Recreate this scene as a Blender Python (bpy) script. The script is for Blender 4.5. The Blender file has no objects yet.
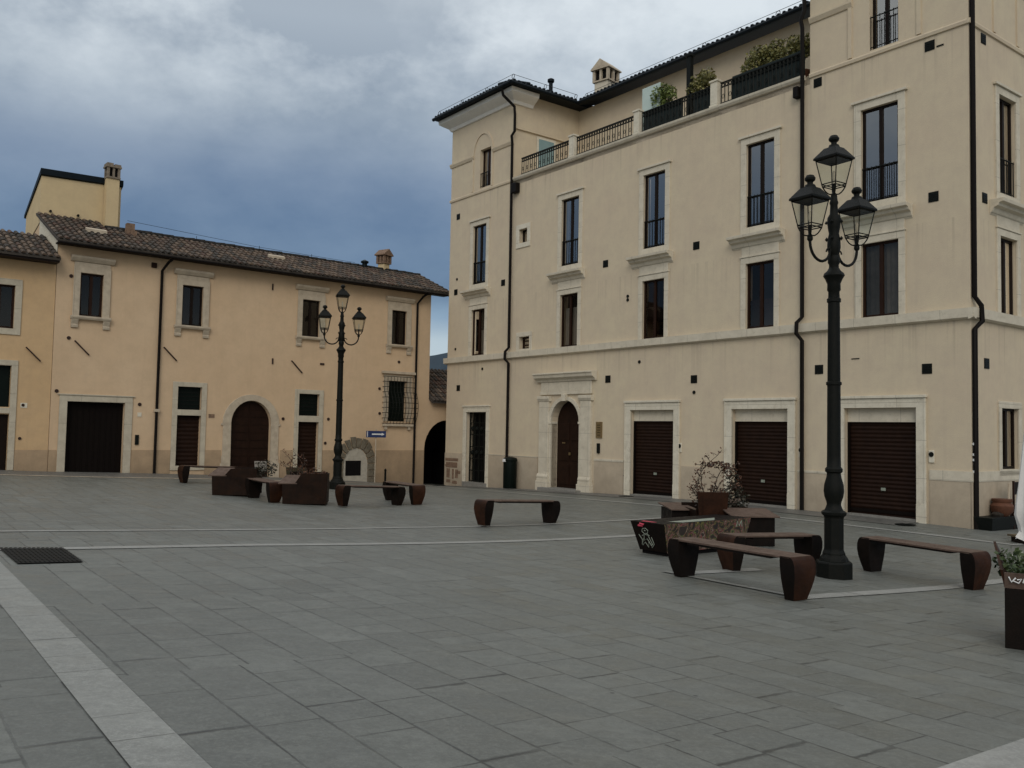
import bpy, math, random
import numpy as np
from mathutils import Matrix, Vector
R = math.radians
rnd = random.Random(7)
K = 1.2                                   # survey units -> metres, applied once at the end
sc = bpy.context.scene
COL = sc.collection

# ------------------------------------------------------------------ survey
A1, A2, A3 = R(-52.689), R(37.34), R(39.951)
O1 = (8.68304, 16.72719)                  # corner of the tall palazzo
O3 = (-2.97390, 31.75295)                 # right end of the low palazzo
def f1(x, y=0):                           # facade frame -> world xy
    return (O1[0] + math.cos(A1)*x - math.sin(A1)*y, O1[1] + math.sin(A1)*x + math.cos(A1)*y)
def f3(x, y=0):
    return (O3[0] + math.cos(A3)*x - math.sin(A3)*y, O3[1] + math.sin(A3)*x + math.cos(A3)*y)
GC = [(0,0,.38),(3.8,10.4,0),(-4.4,22.4,.03),(0,15.8,0),(5,10.5,-.08),(-6,12,.28),(-10,10,.5),(10,0,.05),(0,-10,.75),
      (-3.4,19.3,-.02),(7,7,0),(-12,16,.47),(-20,16,.75)]
for s, z in ((-18,-.24),(-14.4,-.12),(-10.6,0),(-7.2,.07),(-3.7,.08),(-1,.06),(0,.04)): GC.append((*f1(s), z))
for s, z in ((-14,.46),(-12.2,.35),(-10.2,.30),(-8,.22),(-4,-.02),(-.28,-.28),(1.5,-.36)): GC.append((*f3(s), z))
for s, z in ((2.2,-.02),(8,-.1)): GC.append((*f1(0, s), z))
GC = np.array(GC)
def _k(r2): return np.where(r2 > 0, r2*np.log(np.maximum(r2, 1e-12)), 0)
n_ = len(GC)
_A = np.zeros((n_+3, n_+3)); _A[:n_,:n_] = _k(((GC[:,None,:2]-GC[None,:,:2])**2).sum(-1)) + np.eye(n_)*8
_A[:n_,n_] = 1; _A[:n_,n_+1:] = GC[:,:2]; _A[n_,:n_] = 1; _A[n_+1:,:n_] = GC[:,:2].T
_W = np.linalg.solve(_A, np.r_[GC[:,2],0,0,0])
def gz(x, y):                             # the gently falling piazza
    r = math.hypot(x, y-12)
    f = 1.0
    if r > 26:
        f = 26/r; x = x*f; y = 12+(y-12)*f
    d2 = (GC[:,0]-x)**2 + (GC[:,1]-y)**2
    z = float(_k(d2)@_W[:n_] + _W[n_] + _W[n_+1]*x + _W[n_+2]*y)
    return max(-.6, min(1.0, z))

# ------------------------------------------------------------------ mesh builder
I4 = Matrix.Identity(4)
class MB:
    def __init__(s, M=None): s.v=[]; s.f=[]; s.mi=[]; s.M=M or I4; s.m=0; s.col=None
    def add(s, vs, fs):
        b=len(s.v); s.v += [tuple(s.M@Vector(v)) for v in vs]
        for f in fs: s.f.append([b+i for i in f]); s.mi.append(s.m)
        return s
    def box(s, x0,x1,y0,y1,z0,z1):
        if x0>x1:x0,x1=x1,x0
        if y0>y1:y0,y1=y1,y0
        if z0>z1:z0,z1=z1,z0
        return s.add([(x0,y0,z0),(x1,y0,z0),(x1,y1,z0),(x0,y1,z0),(x0,y0,z1),(x1,y0,z1),(x1,y1,z1),(x0,y1,z1)],
              [(0,3,2,1),(4,5,6,7),(0,1,5,4),(1,2,6,5),(2,3,7,6),(3,0,4,7)])
    def quad(s,a,b,c,d): return s.add([a,b,c,d],[(0,1,2,3)])
    def prism(s, pts, y0, y1):            # outline in x,z ; extruded along y
        n=len(pts); vs=[(p[0],y0,p[1]) for p in pts]+[(p[0],y1,p[1]) for p in pts]
        fs=[tuple(range(n)), tuple(range(2*n-1,n-1,-1))]+[(i,n+i,n+(i+1)%n,(i+1)%n) for i in range(n)]
        return s.add(vs,fs)
    def slab(s, pts, z0, z1):             # outline in x,y ; extruded along z
        n=len(pts); vs=[(p[0],p[1],z0) for p in pts]+[(p[0],p[1],z1) for p in pts]
        fs=[tuple(range(n-1,-1,-1)), tuple(range(n,2*n))]+[(i,(i+1)%n,n+(i+1)%n,n+i) for i in range(n)]
        return s.add(vs,fs)
    def profx(s, prof, x0, x1):           # outline in y,z ; extruded along x
        n=len(prof); vs=[(x0,p[0],p[1]) for p in prof]+[(x1,p[0],p[1]) for p in prof]
        fs=[tuple(range(n)), tuple(range(2*n-1,n-1,-1))]+[(i,n+i,n+(i+1)%n,(i+1)%n) for i in range(n)]
        return s.add(vs,fs)
    def lathe(s, prof, cx=0, cy=0, n=16, ph=0):
        vs=[];fs=[];m=len(prof)
        for r,z in prof:
            for i in range(n):
                a=2*math.pi*i/n+ph; vs.append((cx+r*math.cos(a),cy+r*math.sin(a),z))
        for j in range(m-1):
            for i in range(n): fs.append((j*n+i,j*n+(i+1)%n,(j+1)*n+(i+1)%n,(j+1)*n+i))
        fs.append(tuple(range(n-1,-1,-1))); fs.append(tuple((m-1)*n+i for i in range(n)))
        return s.add(vs,fs)
    def tube(s, path, r, n=6, r1=None):
        P=[Vector(p) for p in path]; vs=[];fs=[]
        a=None
        for j,p in enumerate(P):
            t=(P[min(j+1,len(P)-1)]-P[max(j-1,0)]).normalized()
            if a is None: a=t.cross(Vector((0,0,1)) if abs(t.z)<.9 else Vector((1,0,0)))
            else: a=a-t*a.dot(t)
            a.normalize(); b=t.cross(a).normalized()
            rr=r if r1 is None else r+(r1-r)*j/(len(P)-1)
            for i in range(n):
                w=2*math.pi*i/n; vs.append(tuple(p+a*rr*math.cos(w)+b*rr*math.sin(w)))
        for j in range(len(P)-1):
            for i in range(n): fs.append((j*n+i,j*n+(i+1)%n,(j+1)*n+(i+1)%n,(j+1)*n+i))
        fs.append(tuple(range(n-1,-1,-1))); fs.append(tuple((len(P)-1)*n+i for i in range(n)))
        return s.add(vs,fs)
    def build(s, name, mat, parent=None, smooth=False, bevel=0, loc=None):
        me=bpy.data.meshes.new(name); me.from_pydata(s.v,[],s.f)
        mats = mat if isinstance(mat,(list,tuple)) else [mat]
        for m in mats: me.materials.append(m)
        if len(mats)>1: me.polygons.foreach_set('material_index', s.mi)
        me.validate(); me.update()
        import bmesh
        bm=bmesh.new(); bm.from_mesh(me)
        bmesh.ops.recalc_face_normals(bm, faces=bm.faces)
        if bevel:
            bmesh.ops.remove_doubles(bm, verts=bm.verts, dist=1e-5)
            es=[e for e in bm.edges if e.is_manifold and e.calc_face_angle(0)>.5]
            bmesh.ops.bevel(bm, geom=es, offset=bevel, segments=2, affect='EDGES', profile=.5)
        bm.to_mesh(me); bm.free()
        if smooth:
            me.polygons.foreach_set('use_smooth',[True]*len(me.polygons))
            try: me.set_sharp_from_angle(angle=R(38))
            except Exception: pass
        if s.col is not None:
            at=me.color_attributes.new('tint','FLOAT_COLOR','CORNER')
            buf=[]
            for p in me.polygons:
                c=s.col[min(p.index,len(s.col)-1)]
                buf += list(c)*p.loop_total
            at.data.foreach_set('color',buf)
        o=bpy.data.objects.new(name, me); COL.objects.link(o)
        if parent: o.parent=parent
        if loc: o.location=loc
        return o
def empty(name,label,cat,loc,rz=0,group=None):
    o=bpy.data.objects.new(name,None); COL.objects.link(o); o.empty_display_size=.3
    o.location=loc; o.rotation_euler=(0,0,rz); o['label']=label; o['category']=cat
    if group:o['group']=group
    return o
def tag(o,label,cat,group=None):
    o['label']=label;o['category']=cat
    if group:o['group']=group
    return o
def struct(o,kind='structure'): o['kind']=kind; return o

# ------------------------------------------------------------------ materials
def newmat(name):
    m=bpy.data.materials.new(name); m.use_nodes=True; nt=m.node_tree
    return m,nt,nt.nodes,nt.links,nt.nodes['Principled BSDF']
def noise(nt,vec,scale,detail=5,rough=.6,lo=.3,hi=.7,a=0.,b=1.):
    N=nt.nodes.new('ShaderNodeTexNoise'); N.inputs['Scale'].default_value=scale; N.inputs['Detail'].default_value=detail
    N.inputs['Roughness'].default_value=rough; nt.links.new(vec,N.inputs['Vector'])
    r=nt.nodes.new('ShaderNodeMapRange'); r.inputs['From Min'].default_value=lo; r.inputs['From Max'].default_value=hi
    r.inputs['To Min'].default_value=a; r.inputs['To Max'].default_value=b; nt.links.new(N.outputs['Fac'],r.inputs['Value'])
    return r.outputs['Result']
def mixc(nt,fac,a,b,mode='MIX'):
    x=nt.nodes.new('ShaderNodeMix'); x.data_type='RGBA'; x.blend_type=mode
    for s,v in ((x.inputs[0],fac),(x.inputs[6],a),(x.inputs[7],b)):
        if hasattr(v,'links') or hasattr(v,'is_linked'): nt.links.new(v,s)
        elif isinstance(v,(int,float)): s.default_value=v
        else: s.default_value=(*v,1) if len(v)==3 else v
    return x.outputs[2]
def math_(nt,op,a,b=None,c=None):
    x=nt.nodes.new('ShaderNodeMath'); x.operation=op
    for i,v in enumerate((a,b,c)):
        if v is None: continue
        if hasattr(v,'is_linked'): nt.links.new(v,x.inputs[i])
        else: x.inputs[i].default_value=v
    return x.outputs[0]
def coords(nt,scale=(1,1,1),rot=(0,0,0),kind='Object'):
    t=nt.nodes.new('ShaderNodeTexCoord'); m=nt.nodes.new('ShaderNodeMapping')
    m.inputs['Scale'].default_value=scale; m.inputs['Rotation'].default_value=rot
    nt.links.new(t.outputs[kind],m.inputs['Vector']); return m.outputs['Vector']
def bump(nt,b,h,strength=.3,dist=.01):
    n=nt.nodes.new('ShaderNodeBump'); n.inputs['Strength'].default_value=strength; n.inputs['Distance'].default_value=dist
    nt.links.new(h,n.inputs['Height']); nt.links.new(n.outputs['Normal'],b.inputs['Normal'])
def plain(name,c,rough=.6,metal=0,var=.25,scale=6,bmp=.15,c2=None):
    m,nt,N,L,b=newmat(name); v=coords(nt)
    c2=c2 or tuple(x*(1-var) for x in c)
    f=noise(nt,v,scale,6,.65); col=mixc(nt,f,c2,c); L.new(col,b.inputs['Base Color'])
    b.inputs['Roughness'].default_value=rough; b.inputs['Metallic'].default_value=metal
    if bmp: bump(nt,b,noise(nt,v,scale*8,4,.7),bmp,.004)
    return m
def stucco(name,c,c2,stain,zs=None,ledges=()):
    m,nt,N,L,b=newmat(name); v=coords(nt)
    f=noise(nt,v,.45,5,.6); col=mixc(nt,f,c2,c)
    f2=noise(nt,v,1.9,9,.75,.42,.70,0,.60); col=mixc(nt,f2,col,stain)
    vs=coords(nt,(2.2,2.2,.16)); f3=noise(nt,vs,2.0,7,.7,.52,.76,0,.38); col=mixc(nt,f3,col,stain)
    for zl in ledges:     # rain streaks that run down from a ledge
        s2=nt.nodes.new('ShaderNodeSeparateXYZ'); L.new(coords(nt),s2.inputs[0])
        k=noise(nt,coords(nt,(3.2,3.2,.05)),2.2,4,.6,.54,.70,0,1.)
        r2=nt.nodes.new('ShaderNodeMapRange'); r2.inputs['From Min'].default_value=zl-1.3; r2.inputs['From Max'].default_value=zl; L.new(s2.outputs[2],r2.inputs['Value'])
        g2=math_(nt,'LESS_THAN',s2.outputs[2],zl)
        col=mixc(nt,math_(nt,'MULTIPLY',math_(nt,'MULTIPLY',k,math_(nt,'MULTIPLY',r2.outputs[0],g2)),.42),col,tuple(x*.6 for x in stain))
    # damp, dirty zone near the pavement
    if zs is not None:
        sp=nt.nodes.new('ShaderNodeSeparateXYZ'); L.new(coords(nt),sp.inputs[0])
        r=nt.nodes.new('ShaderNodeMapRange'); r.inputs['From Min'].default_value=zs+1.1; r.inputs['From Max'].default_value=zs-.1
        L.new(math_(nt,'ADD',sp.outputs[2],noise(nt,v,1.6,5,.7,.3,.7,-.45,.45)),r.inputs['Value'])
        col=mixc(nt,math_(nt,'MULTIPLY',r.outputs[0],.5),col,tuple(x*.72 for x in stain))
    L.new(col,b.inputs['Base Color']); b.inputs['Roughness'].default_value=.93
    b.inputs['Specular IOR Level'].default_value=.2
    h=noise(nt,v,38,5,.7); bump(nt,b,h,.35,.006)
    return m
M={}
def joints(m,pz=.9,px=1.1):
    nt=m.node_tree; b=nt.nodes['Principled BSDF']; src=b.inputs['Base Color'].links[0].from_socket
    sp=nt.nodes.new('ShaderNodeSeparateXYZ'); nt.links.new(coords(nt),sp.inputs[0])
    def ln(o,p,off): return math_(nt,'LESS_THAN',math_(nt,'FRACT',math_(nt,'DIVIDE',math_(nt,'ADD',o,off),p)),.010/p)
    k=math_(nt,'MAXIMUM',ln(sp.outputs[2],pz,1.6),ln(sp.outputs[0],px,30.35))
    v=coords(nt); c=mixc(nt,noise(nt,v,7,8,.8,.52,.72,0,.55),src,(.33,.29,.22))
    c=mixc(nt,math_(nt,'MULTIPLY',k,.6),c,(.16,.145,.11)); nt.links.new(c,b.inputs['Base Color']); return m
M['wall']=stucco('palazzo_stucco',(.61,.525,.375),(.585,.485,.355),(.49,.405,.31),0,(4.79,7.2,11.68))
M['wall_side']=M['wall']
M['wall2']=stucco('ochre_stucco',(.625,.465,.305),(.585,.42,.265),(.49,.36,.235),.0)
M['wall3']=stucco('orange_stucco',(.60,.42,.24),(.55,.375,.205),(.45,.315,.185),.3)
M['wall4']=stucco('pale_yellow_stucco',(.62,.49,.29),(.59,.46,.27),(.50,.39,.24))
M['plinth']=stucco('plinth_stucco',(.52,.44,.33),(.48,.395,.29),(.36,.30,.225),0)
M['plinth2']=stucco('brown_plinth_stucco',(.45,.325,.205),(.40,.285,.18),(.27,.20,.13),0)
M['trim']=joints(plain('pale_limestone',(.645,.585,.465),.85,0,.2,3,.3,(.53,.475,.37)))
M['cornice']=plain('white_painted_cornice',(.80,.78,.72),.85,0,.12,3,.2)
M['trim2']=plain('worn_stone_trim',(.53,.45,.335),.88,0,.2,5,.4,(.38,.315,.235))
M['trimw']=joints(plain('white_stone_trim',(.69,.64,.52),.85,0,.2,4,.25,(.57,.52,.41)))
M['trim3']=joints(plain('cream_door_surround',(.53,.475,.365),.88,0,.2,4,.3,(.41,.36,.275)))
M['iron']=plain('dark_iron',(.012,.014,.012),.5,.3,.4,20,.3)
def _dull(m,v_=.12):
    m.node_tree.nodes['Principled BSDF'].inputs['Specular IOR Level'].default_value=v_; return m
M['castiron']=plain('painted_cast_iron',(.004,.005,.004),.5,.0,.45,14,.5,(.008,.008,.006))
M['pipe']=plain('brown_downpipe',(.008,.006,.005),.6,.0,.3,8,.1)
M['wood']=plain('dark_brown_wood',(.012,.0065,.004),.5,0,.4,9,.3)
M['woodr']=plain('reddish_brown_wood',(.026,.011,.006),.5,0,.35,9,.3)
M['black']=plain('painted_dark_void',(.006,.005,.005),.8,0,.2,5,0)  # black colour stands in for unlit rooms, passages and hollows
M['darkgreen']=plain('green_paint_metal',(.005,.009,.007),.45,.2,.3,10,.2)
M['shutter']=plain('brown_roller_shutter',(.022,.0095,.005),.6,.0,.3,5,.15,(.012,.0052,.003))
M['shutterdk']=plain('black_brown_gate',(.005,.0025,.0015),.7,.0,.3,5,.15)
M['slate']=plain('dark_metal_roofing',(.010,.015,.019),.5,.4,.3,4,.2)
M['curtain']=plain('pale_curtain',(.42,.42,.40),.95,0,.2,5,.2)
M['greycurtain']=plain('grey_curtain',(.16,.16,.155),.95,0,.3,5,.2)
M['terracotta']=plain('terracotta',(.13,.048,.022),.8,0,.35,12,.3)
M['cloth']=plain('white_canvas',(.74,.72,.68),.9,0,.1,6,.25)
M['sign_blue']=plain('blue_enamel',(.02,.04,.13),.35,0,.1,5,0)
M['white']=plain('white_paint',(.78,.78,.76),.6,0,.1,8,0)
M['pinkpaint']=plain('pink_red_paint',(.55,.05,.09),.6,0,.3,8,0)
M['greypaint']=plain('pale_grey_green_paint',(.28,.31,.25),.6,0,.3,18,0)
M['soil']=plain('dark_soil',(.03,.022,.015),.95,0,.4,20,.6)
M['brass']=plain('brass_plate',(.30,.22,.11),.4,.6,.3,20,.1)
M['masonry']=plain('exposed_masonry',(.26,.17,.11),.95,0,.5,12,.8,(.12,.075,.05))
M['rubble']=plain('rubble_stone',(.20,.17,.12),.95,0,.5,9,1.,(.10,.085,.06))
M['plaster_pale']=plain('pale_plaster',(.47,.43,.35),.95,0,.3,6,.5)
M['teal']=plain('pale_blue_glass_door',(.22,.33,.34),.25,0,.1,3,0)
M['frosted']=plain('frosted_glass_panel',(.50,.60,.55),.3,0,.1,3,0)
M['screen']=plain('dark_green_netting',(.008,.018,.018),.9,0,.4,30,.4)
M['deckwood']=plain('weathered_deck_boards',(.12,.085,.04),.8,0,.4,10,.4)
M['stepstone']=plain('grey_step_stone',(.24,.23,.205),.85,0,.3,5,.4)
M['bracket']=plain('rusty_tie_rod',(.04,.018,.012),.8,.2,.4,20,.4)
def corten(name,a,b_,sc_=3.5):
    m,nt,N,L,b=newmat(name); v=coords(nt)
    f=noise(nt,v,sc_,8,.7,.3,.72); col=mixc(nt,f,a,b_)
    vs=coords(nt,(3,3,.35)); col=mixc(nt,noise(nt,vs,3.,6,.7,.5,.8,0,.6),col,tuple(x*.55 for x in a))
    L.new(col,b.inputs['Base Color']); b.inputs['Metallic'].default_value=0.; b.inputs['Specular IOR Level'].default_value=.12
    L.new(noise(nt,v,9,5,.6,.3,.7,.42,.72),b.inputs['Roughness'])
    bump(nt,b,noise(nt,v,60,5,.7),.4,.004); return m
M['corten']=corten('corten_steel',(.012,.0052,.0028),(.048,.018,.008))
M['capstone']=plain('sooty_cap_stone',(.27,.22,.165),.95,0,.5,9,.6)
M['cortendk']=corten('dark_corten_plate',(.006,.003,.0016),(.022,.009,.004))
M['cortenside']=corten('dark_shaded_corten',(.004,.003,.0022),(.011,.006,.004))  # dark plates; bench feet get the shade of inner faces painted in
M['cortentop']=corten('pale_corten_seat',(.075,.050,.038),(.15,.105,.082),6)  # paler steel for seats, rim and flared back
M['olivesteel']=corten('olive_corten',(.018,.015,.005),(.045,.036,.014))  # olive-toned plate for a planter's back panel
M['palesteel']=corten('pale_corten',(.16,.14,.12),(.24,.22,.19))  # pale-toned plate for the other back panel
# thin window glass : reflects the sky, lets the room show
m,nt,N,L,b=newmat('window_glass'); N.remove(b)
tr=N.new('ShaderNodeBsdfTransparent'); tr.inputs[0].default_value=(.80,.84,.84,1); gl=N.new('ShaderNodeBsdfGlossy')
gl.inputs['Roughness'].default_value=.02; gl.inputs['Color'].default_value=(1,.95,.88,1); fr=N.new('ShaderNodeFresnel'); fr.inputs['IOR'].default_value=2.15
mx=N.new('ShaderNodeMixShader'); L.new(math_(nt,'MULTIPLY',fr.outputs[0],2.4),mx.inputs[0]); L.new(tr.outputs[0],mx.inputs[1]); L.new(gl.outputs[0],mx.inputs[2])
v=coords(nt); bm_=N.new('ShaderNodeBump'); bm_.inputs['Strength'].default_value=.06; bm_.inputs['Distance'].default_value=.01
L.new(noise(nt,v,1.4,2,.5),bm_.inputs['Height']); L.new(bm_.outputs[0],gl.inputs['Normal']); L.new(mx.outputs[0],N['Material Output'].inputs[0]); M['glass']=m
m,nt,N,L,b=newmat('lantern_glass'); N.remove(b)
tr=N.new('ShaderNodeBsdfTransparent'); tr.inputs[0].default_value=(.9,.92,.9,1); gl=N.new('ShaderNodeBsdfGlossy'); gl.inputs['Roughness'].default_value=.08
mx=N.new('ShaderNodeMixShader'); mx.inputs[0].default_value=.025; L.new(tr.outputs[0],mx.inputs[1]); L.new(gl.outputs[0],mx.inputs[2]); L.new(mx.outputs[0],N['Material Output'].inputs[0]); M['lampglass']=m
m=M['glass'].copy(); m.name='dim_window_glass'
for n_2 in m.node_tree.nodes:
    if n_2.type=='FRESNEL': n_2.inputs['IOR'].default_value=1.27
    if n_2.type=='BSDF_TRANSPARENT': n_2.inputs[0].default_value=(.7,.66,.6,1)
M['glassdim']=m
# roof tiles with a tint for each tile
m,nt,N,L,b=newmat('clay_roof_tiles'); at=N.new('ShaderNodeAttribute'); at.attribute_name='tint'; v=coords(nt)
col=mixc(nt,noise(nt,v,9,6,.7,.35,.7,0,.75),at.outputs['Color'],(.045,.040,.032)); L.new(col,b.inputs['Base Color']); b.inputs['Roughness'].default_value=.95
bump(nt,b,noise(nt,v,40,4,.7),.5,.006); M['tile']=m
# leaves
def leafmat(name,a,b_):
    m,nt,N,L,b=newmat(name); at=N.new('ShaderNodeAttribute'); at.attribute_name='tint'
    sp=N.new('ShaderNodeSeparateColor'); L.new(at.outputs['Color'],sp.inputs[0])
    L.new(mixc(nt,sp.outputs[0],a,b_),b.inputs['Base Color']); b.inputs['Roughness'].default_value=.6
    b.inputs['Subsurface Weight'].default_value=0; return m
for k_ in ('castiron','pipe','slate','iron','shutter','shutterdk','wood','woodr','black','darkgreen'): _dull(M[k_])
M['leaf']=leafmat('green_leaves',(.04,.07,.015),(.19,.235,.05))
M['leafbedding']=leafmat('dark_green_bedding',(.012,.028,.008),(.06,.09,.025))  # dark green leaf colour of the bedding plants
M['leafolive']=leafmat('olive_leaves',(.07,.08,.02),(.25,.225,.07))
M['leafrust']=leafmat('rusty_rose_leaves',(.022,.012,.007),(.13,.05,.02))
M['leafdark']=leafmat('dark_leaves',(.012,.016,.008),(.045,.035,.018))
M['leafpale']=leafmat('pale_flowers',(.10,.14,.05),(.50,.52,.42))
M['branch']=plain('thin_bark',(.05,.035,.025),.9,0,.3,20,.3)
M['hill']=plain('haze_tinted_hill',(.012,.036,.055),.95,0,.45,.05,0,(.007,.022,.038))  # blue of the distant haze is painted into the woodland colour
# graffiti panel : painted pattern that belongs to the block itself
m,nt,N,L,b=newmat('graffiti_paint'); v=coords(nt,(1,1,1))
w=N.new('ShaderNodeTexNoise'); w.inputs['Scale'].default_value=3.4; w.inputs['Detail'].default_value=1; w.inputs['Distortion'].default_value=3.2; L.new(v,w.inputs['Vector'])
cr=N.new('ShaderNodeValToRGB'); cr.color_ramp.interpolation='CONSTANT'; e=cr.color_ramp.elements
e[0].position=0; e[0].color=(.02,.012,.01,1); e[1].position=.40; e[1].color=(.11,.10,.02,1)
for p,c in ((.43,(.24,.20,.07)),(.445,(.04,.02,.016)),(.49,(.24,.07,.06)),(.52,(.03,.018,.015)),(.545,(.30,.25,.19)),(.565,(.12,.04,.03)),(.61,(.13,.18,.05)),(.64,(.03,.02,.015))):
    q=e.new(p); q.color=(*c,1)
L.new(w.outputs['Fac'],cr.inputs[0]); L.new(mixc(nt,noise(nt,v,25,4,.6,.4,.7,0,.2),cr.outputs[0],(.05,.03,.02)),b.inputs['Base Color']); b.inputs['Roughness'].default_value=.55; M['graffiti']=m

# paving : courses of random-length slabs
def paving(name, w, Lmin, Lmax, base, lo, hi, joint, stainc, rot, jw=.006):
    m,nt,N,L,b=newmat(name)
    v=coords(nt,(1,1,1),(0,0,rot)); sp=N.new('ShaderNodeSeparateXYZ'); L.new(v,sp.inputs[0])
    X,Y=sp.outputs[0],sp.outputs[1]
    if w>50: Y=math_(nt,'ADD',Y,w*.5)
    else:      # courses start from the two edges of the long pale band
        Y=math_(nt,'SUBTRACT',math_(nt,'SUBTRACT',Y,BAND_R),math_(nt,'MULTIPLY',math_(nt,'LESS_THAN',Y,(BAND_L+BAND_R)/2),w-(BAND_R-BAND_L)))
    Y0=Y
    if w<50:   # laid in fields : the courses jump at irregular cross joints
        bx=math_(nt,'DIVIDE',math_(nt,'ADD',X,60.3),2.7); bf=math_(nt,'FLOOR',bx)
        c_=N.new('ShaderNodeTexWhiteNoise'); c_.noise_dimensions='1D'; L.new(bf,c_.inputs['W'])
        Y=math_(nt,'MULTIPLY_ADD',c_.outputs[0],w,Y)
    yr=math_(nt,'DIVIDE',Y,w); row=math_(nt,'FLOOR',yr); fy=math_(nt,'SUBTRACT',yr,row)
    def wn(a,b2=None,off=0.):
        c=N.new('ShaderNodeCombineXYZ'); L.new(math_(nt,'ADD',a,off),c.inputs[0])
        if b2 is not None: L.new(b2,c.inputs[1])
        n=N.new('ShaderNodeTexWhiteNoise'); n.noise_dimensions='2D'; L.new(c.outputs[0],n.inputs['Vector']); return n
    ln=math_(nt,'MULTIPLY_ADD',wn(row).outputs[0],Lmax-Lmin,Lmin)
    xr=math_(nt,'DIVIDE',math_(nt,'MULTIPLY_ADD',wn(row,None,17.3).outputs[0],3.,X),ln)
    # uneven slab lengths inside a course
    xr=math_(nt,'ADD',xr,math_(nt,'MULTIPLY',math_(nt,'SINE',math_(nt,'MULTIPLY',xr,2.399)),.28))
    colm=math_(nt,'FLOOR',xr); fx=math_(nt,'SUBTRACT',xr,colm)
    r1=wn(row,colm,3.1); tone=r1.outputs[0]
    dx=math_(nt,'MULTIPLY',math_(nt,'MINIMUM',fx,math_(nt,'SUBTRACT',1.,fx)),ln)
    dy=math_(nt,'MULTIPLY',math_(nt,'MINIMUM',fy,math_(nt,'SUBTRACT',1.,fy)),w)
    d=math_(nt,'MINIMUM',dx,dy)
    wob=noise(nt,v,9,3,.6,.3,.7,.35,1.6)
    jm=N.new('ShaderNodeMapRange'); L.new(math_(nt,'DIVIDE',d,wob),jm.inputs['Value']); jm.inputs['From Min'].default_value=jw*.2; jm.inputs['From Max'].default_value=jw*1.9; jmask=noise(nt,v,1.7,4,.6,.35,.62,.75,0.)
    cr=N.new('ShaderNodeValToRGB'); cr.color_ramp.elements[0].color=(*lo,1); cr.color_ramp.elements[1].color=(*hi,1)
    q=cr.color_ramp.elements.new(.55); q.color=(*base,1); L.new(tone,cr.inputs[0])
    col=cr.outputs[0]
    col=mixc(nt,noise(nt,v,1.1,6,.7,.3,.72,0,.50),col,stainc)
    col=mixc(nt,noise(nt,v,8,9,.82,.42,.62,0,.72),col,tuple(x*.58 for x in base))
    col=mixc(nt,noise(nt,v,30,6,.85,.47,.62,0,.65),col,tuple(x*1.45 for x in base))
    col=mixc(nt,noise(nt,v,70,4,.8,.50,.68,0,.60),col,tuple(x*.50 for x in base))
    col=mixc(nt,noise(nt,v,3.7,9,.78,.42,.62,0,.42),col,tuple(x*.70 for x in base))
    col=mixc(nt,noise(nt,coords(nt,(1,3.,1),(0,0,rot)),2.1,8,.7,.50,.68,0,.40),col,tuple(x*1.38 for x in base))
    col=mixc(nt,noise(nt,coords(nt,(.11,.11,.11)),1.,4,.6,.35,.65,0,.40),col,tuple(x*1.25 for x in base))
    # trodden-in chewing gum and oil spots
    vo=N.new('ShaderNodeTexVoronoi'); vo.inputs['Scale'].default_value=1.7; L.new(v,vo.inputs['Vector'])
    sm=N.new('ShaderNodeMapRange'); L.new(math_(nt,'ADD',vo.outputs['Distance'],math_(nt,'MULTIPLY',vo.outputs['Color'],.03)),sm.inputs['Value']); sm.inputs['From Min'].default_value=.045; sm.inputs['From Max'].default_value=.030
    col=mixc(nt,math_(nt,'MULTIPLY',sm.outputs[0],.8),col,(.035,.034,.032))
    col=mixc(nt,math_(nt,'MAXIMUM',jm.outputs[0],jmask),joint,col)
    b.inputs['Specular IOR Level'].default_value=.5
    L.new(col,b.inputs['Base Color'])
    L.new(math_(nt,'ADD',noise(nt,v,3,5,.6,.3,.7,.36,.62),math_(nt,'MULTIPLY',tone,.1)),b.inputs['Roughness'])
    hh=math_(nt,'ADD',math_(nt,'MULTIPLY',jm.outputs[0],1.),math_(nt,'MULTIPLY',noise(nt,v,30,6,.75),.35))
    bump(nt,b,hh,.35,.006)
    return m
AB=A1-.0115                                 # direction of the pale band and of the courses
bu=(math.cos(AB),math.sin(AB)); bn=(-math.sin(AB),math.cos(AB))
BC=(math.cos(A1)*-3.64-math.sin(A1)*1.143, math.sin(A1)*-3.64+math.cos(A1)*1.143); BW=.275
bp=BC[0]*bn[0]+BC[1]*bn[1]; BAND_L,BAND_R=K*(bp-BW/2),K*(bp+BW/2)
GR=-AB
M['paving']=paving('grey_stone_paving',.41,.36,.95,(.130,.135,.120),(.100,.104,.092),(.178,.184,.165),(.030,.030,.026),(.088,.091,.080),GR)
M['band']=paving('pale_stone_band',400.,.45,.75,(.235,.238,.218),(.205,.208,.19),(.265,.268,.245),(.06,.06,.052),(.14,.141,.127),GR)
M['band2']=paving('pale_stone_band_across',400.,.45,.75,(.27,.27,.25),(.24,.24,.22),(.30,.30,.28),(.12,.12,.11),(.2,.2,.185),GR-math.pi/2)
M['street']=paving('dark_street_setts',.22,.2,.5,(.135,.13,.118),(.105,.10,.09),(.165,.16,.145),(.05,.05,.045),(.10,.10,.09),GR)

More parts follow.
